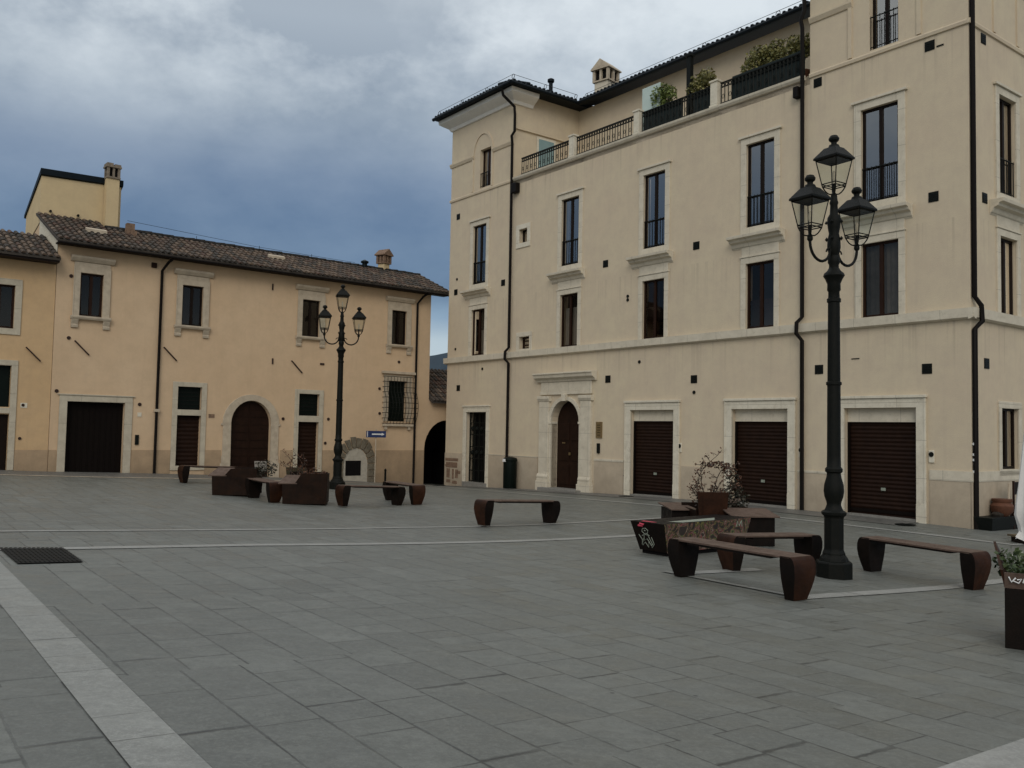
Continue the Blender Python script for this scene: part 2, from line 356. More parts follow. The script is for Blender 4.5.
# ------------------------------------------------------------------ ground
def axis(lo,hi,st):
    a=list(np.arange(lo,hi+st/2,st)); out=[lo-2,lo-6,lo-20,lo-80,lo-300,lo-1500][::-1]; out2=[hi+2,hi+6,hi+20,hi+80,hi+300,hi+1500]
    return out+a+out2
xs=axis(-30,26,.8); ys=axis(-6,44,.8)
g=MB(); vs=[(x,y,gz(x,y)) for y in ys for x in xs]; nx=len(xs)
g.add(vs,[(j*nx+i,j*nx+i+1,(j+1)*nx+i+1,(j+1)*nx+i) for j in range(len(ys)-1) for i in range(nx-1)])
gr=g.build('ground',M['paving'],smooth=True); struct(gr)
# the same surface the renderer sees (piecewise linear), so that thin sheets stay above it
xa=np.array(xs); ya=np.array(ys)
def gs(x,y):
    i=int(np.clip(np.searchsorted(xa,x)-1,0,len(xs)-2)); j=int(np.clip(np.searchsorted(ya,y)-1,0,len(ys)-2))
    u=(x-xs[i])/(xs[i+1]-xs[i]); v_=(y-ys[j])/(ys[j+1]-ys[j])
    a,b_,c,d=vs[j*nx+i][2],vs[j*nx+i+1][2],vs[(j+1)*nx+i][2],vs[(j+1)*nx+i+1][2]
    return (a*(1-u)+b_*u)*(1-v_)+(c*(1-u)+d*u)*v_
def strip(name,pts,w,mat,h=.006,side=0):
    # ribbon along a polyline ; side 0 = centred
    g=MB(); path=[]
    for (x0,y0),(x1,y1) in zip(pts[:-1],pts[1:]):
        L_=math.hypot(x1-x0,y1-y0); n=max(1,int(L_/.2))
        for k in range(n): path.append((x0+(x1-x0)*k/n,y0+(y1-y0)*k/n))
    path.append(pts[-1]); V=[]
    m_=max(1,int(math.ceil(w/.25)))
    for k,(x,y) in enumerate(path):
        a=path[max(0,k-1)]; b_=path[min(len(path)-1,k+1)]; tx,ty=b_[0]-a[0],b_[1]-a[1]; l=math.hypot(tx,ty); nx_,ny_=-ty/l,tx/l
        for q in range(m_+1):
            o=(q/m_-.5)*w; X,Y=x+nx_*o,y+ny_*o; V.append((X,Y,gs(X,Y)+h))
    g.add(V,[(k*(m_+1)+q,k*(m_+1)+q+1,(k+1)*(m_+1)+q+1,(k+1)*(m_+1)+q) for k in range(len(path)-1) for q in range(m_)])
    return g.build(name,mat,smooth=True)
u1=(math.cos(A1),math.sin(A1)); n1=(-math.sin(A1),math.cos(A1))
def along(p,d,L0,L1): return [(p[0]+d[0]*L0,p[1]+d[1]*L0),(p[0]+d[0]*L1,p[1]+d[1]*L1)]
struct(strip('paving_band_long',along(BC,bu,-8.9,7),BW,M['band'],.004))
struct(strip('paving_band_across',[(-8.3,7.6),(-5.0,9.98),(-3.24,11.42),(.05,13.5),(2.4,15.0)],.21,M['band2'],.007))
struct(strip('paving_band_far',[(-9.5,8.9),(-6.38,11.2),(-3.81,13.4),(-1.85,14.95),(1.7,16.95),(3.4,17.9)],.15,M['band2'],.007))
struct(strip('paving_band_lamp',[(3.03,9.3),(5.84,11.02),(9,12.95)],.2,M['band2'],.007))
struct(strip('paving_band_bench',[(2.1,10.75),(3.2,11.42)],.2,M['band2'],.007))
struct(strip('paving_band_corner',along((2.16,4.1),n1,-2,5),.30,M['band2'],.007))
struct(strip('paving_band_side',along((3.03,9.3),u1,-1.9,0),.10,M['band'],.012))
# border of the piazza and the darker strip of street round it
b1=[f1(-18.5,-2.1),f1(-9,-2.1),f1(-1.2,-1.8),f1(1.4,-1.6),f1(2.2,1),f1(2.4,7)]
struct(strip('paving_border_right',b1,.16,M['band2'],.007))
struct(strip('street_right',[f1(-17.9,-.55),f1(-1.,-.5)],.96,M['street'],.009))
struct(strip('street_left',[f3(-20,-1.0),f3(.1,-.95)],1.8,M['street'],.007))
struct(strip('gutter_left',[f3(-20,-2.0),f3(-.3,-1.95)],.17,M['trim2'],.007))
# iron floor grating
mt=MB()
q=[(-5.50,9.66),(-4.97,9.98),(-4.30,9.05),(-4.76,8.68)]
def lerp(a,b,t): return (a[0]+(b[0]-a[0])*t,a[1]+(b[1]-a[1])*t)
for k in range(14):
    t0=k/14; t1=t0+.045
    a,b_,c,d=lerp(q[0],q[1],t0),lerp(q[0],q[1],t1),lerp(q[3],q[2],t1),lerp(q[3],q[2],t0)
    for j in range(6):
        A_,B_,C_,D_=lerp(a,d,j/6),lerp(b_,c,j/6),lerp(b_,c,(j+1)/6),lerp(a,d,(j+1)/6)
        mt.add([(*p,gs(*p)+.016) for p in (A_,B_,C_,D_)],[(0,1,2,3)])
for j in range(9):
    t0=j/9; t1=t0+.03
    a,b_,c,d=lerp(q[0],q[3],t0),lerp(q[0],q[3],t1),lerp(q[1],q[2],t1),lerp(q[1],q[2],t0)
    mt.add([(*p,gs(*p)+.020) for p in (a,b_,c,d)],[(0,1,2,3)])
gb=MB(); gb.add([(*p,gs(*p)+.011) for p in q],[(0,1,2,3)])  # black sheet stands in for the dark pit under the bars
eg=empty('floor_grating','dark square iron grating set in the paving at the left','floor grating',(-4.9,9.3,gs(-4.9,9.3)))
for nm,mb,mm in (('bars',mt,M['iron']),('pit_black_sheet',gb,M['black'])):
    mb.v=[(x+4.9,y-9.3,z-gs(-4.9,9.3)) for x,y,z in mb.v]; mb.build(nm,mm,eg)

# ------------------------------------------------------------------ facade tools
MF2=Matrix(((0,-1,0,0),(1,0,0,0),(0,0,1,0),(0,0,0,1)))       # (a,d,z) -> (-d,a,z): the short side of the tall palazzo
def arc(cx,rx,zs,rz,n=14): return [(cx-rx*math.cos(math.pi*i/n), zs+rz*math.sin(math.pi*i/n)) for i in range(n+1)]
def wall(mb, rects, holes, depth, y=0):
    """rects (s0,s1,z0,z1) covering the wall ; holes (s0,s1,z0,z1[,spring])"""
    X=sorted({v for r in rects+[h[:4] for h in holes] for v in r[:2]}); Z=sorted({v for r in rects+[h[:4] for h in holes] for v in r[2:4]})
    for i in range(len(X)-1):
        for j in range(len(Z)-1):
            cx,cz=(X[i]+X[i+1])/2,(Z[j]+Z[j+1])/2
            if not any(r[0]<cx<r[1] and r[2]<cz<r[3] for r in rects): continue
            if any(h[0]<cx<h[1] and h[2]<cz<h[3] for h in holes): continue
            mb.quad((X[i],y,Z[j]),(X[i+1],y,Z[j]),(X[i+1],y,Z[j+1]),(X[i],y,Z[j+1]))
    for h in holes:
        s0,s1,z0,z1=h[:4]; d=y+depth
        top=z1
        if len(h)>4:
            a=arc((s0+s1)/2,(s1-s0)/2,h[4],z1-h[4]); top=h[4]
            for p,q in zip(a[:-1],a[1:]):
                mb.quad((p[0],y,p[1]),(q[0],y,q[1]),(q[0],y,z1),(p[0],y,z1))
                mb.quad((p[0],y,p[1]),(q[0],y,q[1]),(q[0],d,q[1]),(p[0],d,p[1]))
        else: mb.quad((s0,y,z1),(s1,y,z1),(s1,d,z1),(s0,d,z1))
        mb.quad((s0,y,z0),(s1,y,z0),(s1,d,z0),(s0,d,z0))
        mb.quad((s0,y,z0),(s0,y,top),(s0,d,top),(s0,d,z0)); mb.quad((s1,y,z0),(s1,y,top),(s1,d,top),(s1,d,z0))
def frame(mb,s0,s1,z0,z1,w,out,bottom=True,inn=.02,wt=None):
    """stone frame round an opening, butted at the corners"""
    wt=wt or w
    mb.box(s0-w,s0,-out,inn,z0,z1); mb.box(s1,s1+w,-out,inn,z0,z1); mb.box(s0-w,s1+w,-out,inn,z1,z1+wt)
    if bottom: mb.box(s0-w,s1+w,-out,inn,z0-w,z0)
def casement(mb,s0,s1,z0,z1,d,b=.05,mull=True,rails=()):
    mb.box(s0,s0+b,d,d+.05,z0,z1); mb.box(s1-b,s1,d,d+.05,z0,z1); mb.box(s0+b,s1-b,d,d+.05,z1-b,z1); mb.box(s0+b,s1-b,d,d+.05,z0,z0+b)
    c=(s0+s1)/2
    if mull: mb.box(c-b*.75,c+b*.75,d-.006,d+.056,z0+b,z1-b)
    for r in rails: mb.box(s0+b,s1-b,d+.003,d+.047,r-.02,r+.02)
def railing(mb,s0,s1,z0,h,d=.04,step=.095,r=.009):
    n=max(2,int((s1-s0)/step))
    mb.tube([(s0,d,z0+h),(s1,d,z0+h)],.014,6); mb.tube([(s0,d,z0+.07),(s1,d,z0+.07)],.010,6)
    for i in range(n+1):
        x=s0+.015+(s1-s0-.03)*i/n; mb.tube([(x,d,z0),(x,d,z0+h+.03)],r,5)
def window(root,Mx,s0,s1,z0,z1,surround='plain',w=.16,rail=0,fm='wood',fill=None,shelf=False,glass='glass',trim='trim',mull=True,rails=(),depth=.2,label=None):
    a=MB(Mx)
    if surround=='plain':
        frame(a,s0,s1,z0,z1,w,.035)
        a.box(s0-w-.05,s1+w+.05,-.075,.0,z1+w+.002,z1+w+.055)
    elif surround=='lower':
        frame(a,s0,s1,z0,z1,w,.035,bottom=False); a.box(s0-w-.02,s1+w+.02,-.055,0,z1+w+.002,z1+w+.035)
    elif surround=='hood':
        frame(a,s0,s1,z0,z1,w,.04,bottom=False); a.box(s0-w-.012,s0-w+.02,-.052,-.041,z0,z1+w)
        a.box(s1+w-.02,s1+w+.012,-.052,-.041,z0,z1+w)
        a.box(s0-w,s1+w,-.03,0,z1+w,z1+w+.12)
        a.profx([(0,z1+w+.12),(-.06,z1+w+.13),(-.13,z1+w+.22),(-.14,z1+w+.28),(0,z1+w+.30)],s0-w-.10,s1+w+.10)
        a.profx([(0,z0-.10),(-.10,z0-.10),(-.13,z0-.05),(-.13,z0-.003),(0,z0-.003)],s0-w-.05,s1+w+.05)
        for c in (s0-w+.06,s1+w-.06):
            a.profx([(0,z0-.33),(-.05,z0-.33),(-.06,z0-.26),(-.035,z0-.24),(-.09,z0-.12),(-.09,z0-.10),(0,z0-.10)],c-.09,c+.09)
    elif surround=='simple': frame(a,s0,s1,z0,z1,w,.03)
    if shelf:      # moulded cornice below the French window
        e0,e1=s0-w-.24,s1+w+.14; t=z0-.20
        a.box(s0-w,s1+w,-.03,0,t,z0-w-.002)
        a.profx([(0,t-.30),(-.05,t-.24),(-.08,t-.17),(-.16,t-.14),(-.18,t-.09),(-.26,t-.07),(-.27,t),(0,t)],e0,e1)
        a.box(s0-w+.03,s1+w-.03,-.022,0,t-.52,t-.245)
    o=a.build('window',M[trim],root,bevel=.006)
    if label:o['label']=label
    b=MB(Mx); casement(b,s0+.003,s1-.003,z0+.003,z1-.003,depth-.07,.05,mull,rails); b.build('casement',M[fm],o)
    c=(s0+s1)/2
    if mull:
        for q0,q1 in ((s0+.05,c-.037),(c+.037,s1-.05)):
            p=MB(Mx); p.quad((q0,depth-.045,z0+.05),(q1,depth-.045,z0+.05),(q1,depth-.045,z1-.05),(q0,depth-.045,z1-.05)); p.build('pane',M[glass],o)
    else:
        p=MB(Mx); p.quad((s0+.05,depth-.045,z0+.05),(s1-.05,depth-.045,z0+.05),(s1-.05,depth-.045,z1-.05),(s0+.05,depth-.045,z1-.05)); p.build('pane',M[glass],o)
    k=MB(Mx); k.box(s0-.2,s1+.2,depth+.35,depth+.40,z0-.2,z1+.2)  # black panel stands in for the unlit room
    k.build('black_room_panel',M['black'],o)
    if fill:
        for mm,q0,q1,r0,r1,dd in fill:
            f=MB(Mx); n=14                          # gathered cloth or board
            for i in range(n):
                x0=s0+(s1-s0)*(q0+(q1-q0)*i/n); x1=s0+(s1-s0)*(q0+(q1-q0)*(i+1)/n); cz_=.012 if 'urtain' in mm else 0; y0=depth+dd+(cz_ if i%2 else -cz_); y1=depth+dd+(-cz_ if i%2 else cz_)
                f.quad((x0,y0,z0+(z1-z0)*r0),(x1,y1,z0+(z1-z0)*r0),(x1,y1,z0+(z1-z0)*r1),(x0,y0,z0+(z1-z0)*r1))
            f.build('curtain' if 'urtain' in mm else 'shutter_reflection_board',M[mm],o)
    if rail:
        r=MB(Mx); railing(r,s0+.002,s1-.002,z0,rail,.03); r.build('railing',M['iron'],o)
    return o
def slats(mb,s0,s1,z0,z1,d,p=.085):
    n=int((z1-z0)/p)
    for i in range(n):
        a=z0+(z1-z0)*i/n; b=z0+(z1-z0)*(i+1)/n
        mb.profx([(d,a),(d-.004,a+.006),(d-.018,(a+b)/2),(d-.004,b-.006),(d,b)],s0,s1)

# ------------------------------------------------------------------ tall palazzo (right)
P1=empty('tall_palazzo','tall cream palazzo with two towers, roof terrace and brown garage shutters','building',(*O1,0),A1)
R3=[(-16.65,-15.87),(-12.01,-11.22),(-8.62,-7.83),(-5.23,-4.43),(-2.25,-1.42)]
holes=[]
for s0,s1 in R3: holes+= [(s0,s1,6.63,8.64),(s0,s1,4.20,5.77)]
G=[(-9.0,-7.45,.0),(-5.61,-4.04,.0),(-2.64,-1.06,.0)]
for s0,s1,z in G: holes.append((s0,s1,-1,2.32))
holes+=[(-16.82,-15.66,-1,2.31),(-12.31,-11.05,-1,2.63,2.0),(-14.08,-13.66,7.65,8.1),(-13.98,-13.46,4.27,4.66)]
holes+=[(-16.35,-15.70,9.9,11.22),(-2.06,-1.42,9.88,12.6)]
w_=MB()
wall(w_,[(-18.1,0,-1,9.8),(-18.1,-14.5,9.8,12.75),(-3.5,0,9.8,15.5)],holes,.24)
w_.M=MF2; h2=[(1.2,1.95,6.63,8.64),(1.2,1.95,4.2,5.77),(1.2,1.95,1.13,2.34),(6.2,6.95,6.63,8.64),(6.2,6.95,4.2,5.77)]
wall(w_,[(0,11,-1,15.5)],h2,.24); w_.M=I4
w_.quad((-18.1,0,-1),(-18.1,0,12.75),(-18.1,11,12.75),(-18.1,11,-1)); w_.quad((-18.1,11,-1),(0,11,-1),(0,11,12.7),(-18.1,11,12.7))
w_.quad((-14.5,0,9.8),(-14.5,2.8,9.8),(-14.5,2.8,12.72),(-14.5,0,12.72))                  # side of left tower
w_.quad((-14.5,2.8,9.8),(-3.5,2.8,9.8),(-3.5,2.8,12.70),(-14.5,2.8,12.70))                # set-back attic
w_.quad((-3.5,0,9.8),(-3.5,11,9.8),(-3.5,11,15.5),(-3.5,0,15.5)); w_.quad((-3.5,0,15.5),(0,0,15.5),(0,11,15.5),(-3.5,11,15.5)); w_.quad((-3.5,11,12.7),(0,11,12.7),(0,11,15.5),(-3.5,11,15.5))
wl=w_.build('wall',M['wall'],P1)
t=MB(); t.box(-14.5,-3.5,.0,2.8,9.6,9.80); t.build('terrace_floor',M['trim2'],P1)
# plinth and lighter base band
p=MB(); segs=[(-18.1,-17.03),(-15.49,-12.95),(-10.42,-9.26),(-7.19,-5.86),(-3.79,-2.84),(-.8,-.001)]
for a,b in segs: p=MB(); p.box(a,b,-.022,.02,-1,.90); p.build('plinth',M['plinth'],P1)
p=MB(MF2); p.box(-.022,11,-.022,.02,-1,.90); p.build('plinth',M['plinth'],P1)
for q in ((-.8,-.001,1.10),(-3.79,-2.84,.96),(-10.42,-9.26,.97),(-15.49,-12.95,.93)):
    p=MB(); p.box(q[0],q[1],-.030,0,.905,q[2]); p.build('base_band',M['trim'],P1)
p=MB(MF2); p.box(-.03,11,-.030,0,.905,1.10); p.build('base_band',M['trim'],P1)
# string courses
def course(name,prof,runs,mat='trim'):
    if name=='string_course':
        c=MB()
        for Mx,a,b in runs: c.M=Mx; c.profx(prof,a,b)
        return c.build(name,M[mat],P1)
    for Mx,a,b in runs: c=MB(Mx); c.profx(prof,a,b); c.build(name,M[mat],P1)
course('string_course',[(0,3.985),(-.04,3.99),(-.10,4.02),(-.11,4.20),(0,4.205)],[(I4,-18.21,.11),(MF2,-.11,11)])
course('upper_course',[(0,9.73),(-.035,9.74),(-.045,9.80),(-.03,9.83),(0,9.84)],[(I4,-18.14,-14.5),(I4,-3.5,.045),(MF2,-.045,11)],'wall')
course('terrace_cornice',[(0,9.72),(-.05,9.73),(-.09,9.78),(-.10,9.83),(0,9.835)],[(I4,-14.44,-3.62)])
course('attic_band',[(0,10.97),(-.03,10.98),(-.07,11.07),(-.07,11.11),(0,11.12)],[(I4,-18.15,-16.72),(I4,-15.62,-14.46),(I4,-3.5,-2.45),(I4,-1.05,.03),(MF2,-.03,1.1),(MF2,2.2,11)],'wall')
# shallow blind arches round the top windows
for cx,hw,zs,rz in ((-16.20,.52,11.05,.70),(-1.74,.72,12.6,.7)):
    a=MB(); o_=arc(cx,hw+.09,zs,rz+.09); i_=arc(cx,hw,zs,rz)
    for k in range(len(o_)-1):
        a.prism([o_[k],o_[k+1],i_[k+1],i_[k]],-.03,.01)
    a.box(cx-hw-.09,cx-hw,-.03,.01,9.86,zs); a.box(cx+hw,cx+hw+.09,-.03,.01,9.86,zs); a.build('blind_arch',M['wall'],P1)
for c in (1.05,2.1): a=MB(MF2); a.box(c-.05,c+.05,-.03,.01,9.86,13); a.build('pilaster_strip',M['wall'],P1)
# windows
fills2=[[('curtain',.2,.85,0,.55,.04)],[('curtain',.1,.95,0,.75,.04)],[('woodr',0,.62,0,1,.02)],[('woodr',0,1,0,.45,.05)],[('greycurtain',0,1,0,1,.06)]]  # brown boards also stand in for the reflected buildings opposite
for i,(s0,s1) in enumerate(R3):
    window(P1,I4,s0,s1,6.63,8.64,'plain',.155,.74,'wood',shelf=True,depth=.12,fill=[('greycurtain',.0,.28,0,1,.10)] if i in(0,3) else None)
    window(P1,I4,s0,s1,4.207,5.77,'lower',.14,0,'woodr',depth=.12,fill=fills2[i],glass='glassdim')
window(P1,MF2,1.2,1.95,6.63,8.64,'plain',.155,.74,'wood',depth=.14,shelf=True,fill=[('greycurtain',.3,.7,0,1,.03)])
window(P1,MF2,1.2,1.95,4.207,5.77,'lower',.14,0,'wood',depth=.14,fill=[('greycurtain',.3,.75,0,1,.03)])
window(P1,MF2,1.2,1.95,1.13,2.34,'simple',.13,0,'wood',depth=.14,fill=[('greycurtain',.3,.75,0,1,.03)])
window(P1,MF2,6.2,6.95,6.63,8.64,'plain',.155,.74,'wood',shelf=True); window(P1,MF2,6.2,6.95,4.207,5.77,'lower',.14,0,'wood')
window(P1,I4,-14.08,-13.66,7.65,8.1,'simple',.15,0,'wood',mull=False,trim='trimw'); window(P1,I4,-13.98,-13.46,4.27,4.66,'simple',.14,0,'woodr',mull=False,rails=(4.4,4.53))
window(P1,I4,-16.35,-15.70,9.9,11.22,'none',.1,.5,'woodr'); window(P1,I4,-2.06,-1.42,9.88,12.6,'none',.1,.72,'wood')
# garage fronts
for i,(s0,s1,z) in enumerate(G):
    a=MB(); W_=.19
    zb=-.2
    frame(a,s0,s1,zb,2.32,W_,.05,bottom=False); a.box(s0-W_-.03,s1+W_+.03,-.085,0,2.32+W_+.003,2.32+W_+.06)
    a.box(s0-W_-.012,s0-W_+.03,-.062,-.051,zb,2.32+W_); a.box(s1+W_-.03,s1+W_+.012,-.062,-.051,zb,2.32+W_)
    a.box(s0-W_-.01,s0-.0,-.058,-.051,zb,.45+.05*i); a.box(s1,s1+W_+.01,-.058,-.051,zb,.42)
    d=a.build('garage_front',M['trimw'],P1,bevel=.006)
    a=MB(); a.box(s0+.002,s1-.002,.10,.13,2.03,2.318); a.build('lintel_panel',M['trim'],d)
    a=MB(); slats(a,s0+.002,s1-.002,-.2,2.03,.17); a.build('roller_shutter',M['shutter'],d)
    for q in (s0+.003,s1-.045): a=MB(); a.box(q,q+.042,.095,.148,-.2,2.028); a.build('guide_rail',M['shutterdk'],d)
    a=MB(); zz=.10+.03*i; a.box(s0+.05,s1-.05,.138,.150,zz,zz+.07); a.build('bottom_bar',M['shutterdk'],d)
    a=MB(); a.box((s0+s1)/2-.05,(s0+s1)/2+.05,.125,.14,.62,.68); a.build('lock',M['greypaint'],d)
    a=MB(); g0=gz(*f1(s0)); g1_=gz(*f1(s1)); a.prism([(s0+.01,-.3),(s1-.01,-.3),(s1-.01,g1_+.045),(s0+.01,g0+.045)],-.03,.2); a.build('threshold',M['stepstone'],d)
# iron gate door at the far left
a=MB(); frame(a,-16.82,-15.66,-.4,2.31,.17,.04,bottom=False); a.box(-17.03,-15.45,-.07,0,2.483,2.53); d=a.build('gate_front',M['trimw'],P1,bevel=.006)
a=MB(); a.box(-16.9,-15.6,.35,.4,-.5,2.4); a.build('black_room_panel',M['black'],d)  # black panel in place of the shade behind the gate
a=MB()
for i in range(5): x=-16.79+i*.275; a.box(x-.02,x+.02,.12,.15,-.02,2.29)
for z in (.0,.35,.75,1.15,1.55,1.95,2.27): a.box(-16.80,-15.68,.125,.145,z-.015,z+.015)
for i in range(9): x=-16.72+i*.127; a.tube([(x,.135,0),(x,.135,2.28)],.007,5)
for i in range(4):
    for z in (.95,1.75): a.lathe([(.001,z-.09),(.06,z-.03),(.06,z+.03),(.001,z+.09)],-16.65+i*.275,.135,8)
a.build('iron_gate',M['iron'],d)
a=MB(); a.box(-16.95,-15.55,-.06,.2,-.4,-.035); a.build('threshold',M['stepstone'],d)
# arched portal
cx=-11.68; a=MB()
for sgn in (-1,1):
    x0,x1=(cx-1.18,cx-.68) if sgn<0 else (cx+.68,cx+1.18)
    a.box(x0+.03,x1-.03,-.09,.01,.44,2.60); a.box(x0-.03,x1+.03,-.15,.0,-.4,.22); a.box(x0-.01,x1+.01,-.125,0,.22,.30)
    a.profx([(0,.30),(-.12,.30),(-.13,.36),(-.10,.44),(0,.44)],x0,x1)
    a.profx([(0,2.60),(-.10,2.60),(-.14,2.68),(-.14,2.76),(0,2.76)],x0-.02,x1+.02)
    xi0,xi1=(cx-.68,cx-.63) if sgn<0 else (cx+.63,cx+.68)
    a.box(xi0-.03 if sgn<0 else xi0,xi1 if sgn<0 else xi1+.03,-.06,.2,-.4,1.93)
    a.box(xi0-.05 if sgn<0 else xi0-.02,xi1+.02 if sgn<0 else xi1+.05,-.085,.2,1.93,2.0)
o_=arc(cx,.76,2.0,.74); i_=arc(cx,.63,2.0,.63)
for k in range(len(o_)-1): a.prism([o_[k],o_[k+1],i_[k+1],i_[k]],-.07,.01)
a.prism([(cx-.07,2.60),(cx+.07,2.60),(cx+.10,2.80),(cx-.10,2.80)],-.13,.0)
a.box(cx-1.15,cx+1.15,-.06,.0,2.80,2.90); a.box(cx-1.13,cx+1.13,-.045,0,2.90,3.18)
a.profx([(0,3.18),(-.07,3.18),(-.10,3.24),(-.20,3.30),(-.22,3.38),(-.25,3.40),(-.25,3.44),(0,3.47)],cx-1.32,cx+1.32)
po=a.build('portal',M['trim'],P1,bevel=.008)
a=MB(); a.box(cx-.62,cx+.62,.232,.26,-.2,2.63); a.build('door_recess',M['black'],po)
a=MB(); a.prism([(cx-.61,.03),(cx+.61,.03)]+arc(cx,.61,1.99,.60)[::-1],.20,.23)
for q0,q1 in ((cx-.55,cx-.05),(cx+.05,cx+.55)):
    for z0,z1 in ((.15,.75),(.85,1.35),(1.45,1.95)): a.box(q0,q1,.18,.20,z0,z1)
dd=a.build('door',M['shutter'],po,bevel=.006)
a=MB(); a.box(cx-.02,cx+.03,.14,.18,1.02,1.10); a.box(cx-.35,cx-.22,.165,.18,1.36,1.39); a.build('handle',M['brass'],dd)
a=MB(); a.box(cx-.85,cx+.85,-.36,.2,-.4,.05); a.build('step',M['stepstone'],po,bevel=.01)
# vents, plates, boxes
def vent(x,z,s=.11,Mx=I4):
    a=MB(Mx); a.box(x-s,x+s,-.012,.0,z-s,z+s)
    for k in range(4): zz=z-s+.02+k*(2*s-.04)/4; a.box(x-s+.015,x+s-.015,-.02,-.0121,zz,zz+.018)
    a.build('vent_grille',M['iron'],P1)
for x,z in ((-17.61,9.16),(-17.66,6.5),(-14.90,6.5),(-10.08,6.45),(-6.77,6.45),(-17.37,3.14),(-9.92,3.19),(-6.81,3.08),(-3.26,3.17),(-.70,6.48),(-.76,9.55),(-3.30,9.58),(-.85,3.08)): vent(x,z,.10)
for y,z in ((.60,9.60),(.60,6.42),(.62,3.18)): vent(y,z,.10,MF2)
def disc(x,z,r=.045,Mx=I4,root=P1,nm='wall_socket',mat='iron'):
    a=MB(Mx); pts=[(x+r*math.cos(t_*math.pi/6),z+r*math.sin(t_*math.pi/6)) for t_ in range(12)]; a.prism(pts,-.02,0); a.build(nm,M[mat],root)
for x,z in ((-8.71,3.61),(-15.96,3.74),(-9.18,5.43),(-9.18,5.33),(-7.70+.9,2.75),(-17.6,4.5),(-17.6,6.95),(-1.0,1.75),(-1.0,1.55),(-9.3,.55)): disc(x,z)
for x in (-7.14,-3.60,-.66):
    a=MB(); x-=.10; a.box(x-.055,x+.055,-.03,0,1.24,1.48); o=a.build('alarm_box',M['trimw'],P1,bevel=.008)
    b=MB(); b.prism([(x+.05*math.cos(k*math.pi/6),1.40+.05*math.sin(k*math.pi/6)) for k in range(12)],-.042,-.031); b.build('lens',M['iron'],o)
a=MB(); a.box(-10.36,-10.12,-.03,0,1.55,2.0); o=a.build('intercom_plate',M['brass'],P1)
b=MB()
for k in range(5): b.box(-10.30,-10.18,-.034,-.0301,1.62+k*.07,1.635+k*.07)
b.build('buttons',M['iron'],o)
a=MB(); a.box(-10.30,-10.20,-.05,0,1.12,1.4); a.build('mail_slot',M['iron'],P1,bevel=.008)
a=MB()
for i,(x0,x1,z0,z1) in enumerate(((-18.05,-17.25,.62,.72),(-18.0,-17.3,.40,.58),(-17.95,-17.75,.05,.36),(-17.6,-17.5,.02,.35),(-17.42,-17.25,.05,.34),(-17.95,-17.7,-.12,-.02),(-17.6,-17.3,-.15,-.05),(-18.05,-17.9,.44,.5),(-17.3,-17.1,.2,.3))):
    a.box(x0,x1,-.030-.002*(i%4),-.0225,z0,z1)
a.build('exposed_masonry',M['masonry'],P1)
for q in ((-2.48,-2.3,3.35,3.37),(-.62,-.48,9.47,9.50)): a=MB(); a.box(q[0],q[1],-.012,0,q[2],q[3]); a.build('cable_stub',M['iron'],P1)
# downpipes
def pipe(path,r=.045,Mx=I4,root=P1,nm='downpipe'):
    a=MB(Mx); a.tube(path,r,8); a.build(nm,M['pipe'],root,smooth=True)
pipe([(-14.43,-.55,12.62),(-14.43,-.50,12.45),(-14.35,-.1,12.15),(-14.34,-.08,11.9),(-14.34,-.08,11.35),(-14.43,-.13,11.2),(-14.43,-.10,11.0),(-14.43,-.08,4.35),(-14.50,-.17,4.22),(-14.50,-.18,3.98),(-14.43,-.08,3.85),(-14.43,-.075,-.15)])
pipe([(-3.64,-.3,15.0),(-3.60,-.09,14.8),(-3.60,-.08,11.3),(-3.66,-.12,11.1),(-3.64,-.09,10.9),(-3.64,-.08,4.35),(-3.72,-.17,4.22),(-3.72,-.18,3.98),(-3.64,-.08,3.82),(-3.64,-.075,.02)])
pipe([(.055,.045,15.4),(.055,.045,4.42),(.13,.15,4.25),(.14,.16,3.95),(.055,.045,3.8),(.055,.045,.0)],.05)
for z in (1.08,1.30,1.40,1.60):
    a=MB(Matrix.Translation((.055,.045,0))@Matrix.Rotation(R(-35),4,'Z')); a.box(-.03,.02,-.056,-.048,z,z+.045); a.build('sticker',M['white'],P1)
a=MB(); a.box(-14.36,-14.1,-.18,-.0,9.30,9.62); a.build('rain_hopper',M['pipe'],P1,bevel=.02)
a=MB(); a.box(-3.85,-3.72,-.16,-.0,9.34,9.6); a.build('rain_hopper',M['pipe'],P1,bevel=.02)
# tower cornice (white) and dark roofs
c=MB()
prof=[(0,12.30),(-.05,12.31),(-.10,12.40),(-.26,12.50),(-.36,12.57),(-.38,12.70),(0,12.70)]
c.profx(prof,-18.1-.0,-14.5+.0)
# mitred return on both sides
def ret(mb,x,sx,y0,y1):
    vs_=[];n=len(prof)
    for (o,z) in prof: vs_.append((x-sx*o*-1 if False else x+sx*(-o),y0,z))
    for (o,z) in prof: vs_.append((x+sx*(-o),y1,z))
    mb.add(vs_,[tuple(range(n)),tuple(range(2*n-1,n-1,-1))]+[(i,n+i,n+(i+1)%n,(i+1)%n) for i in range(n)])
ret(c,-14.5,1,.0,.75); ret(c,-18.1,-1,.0,6)
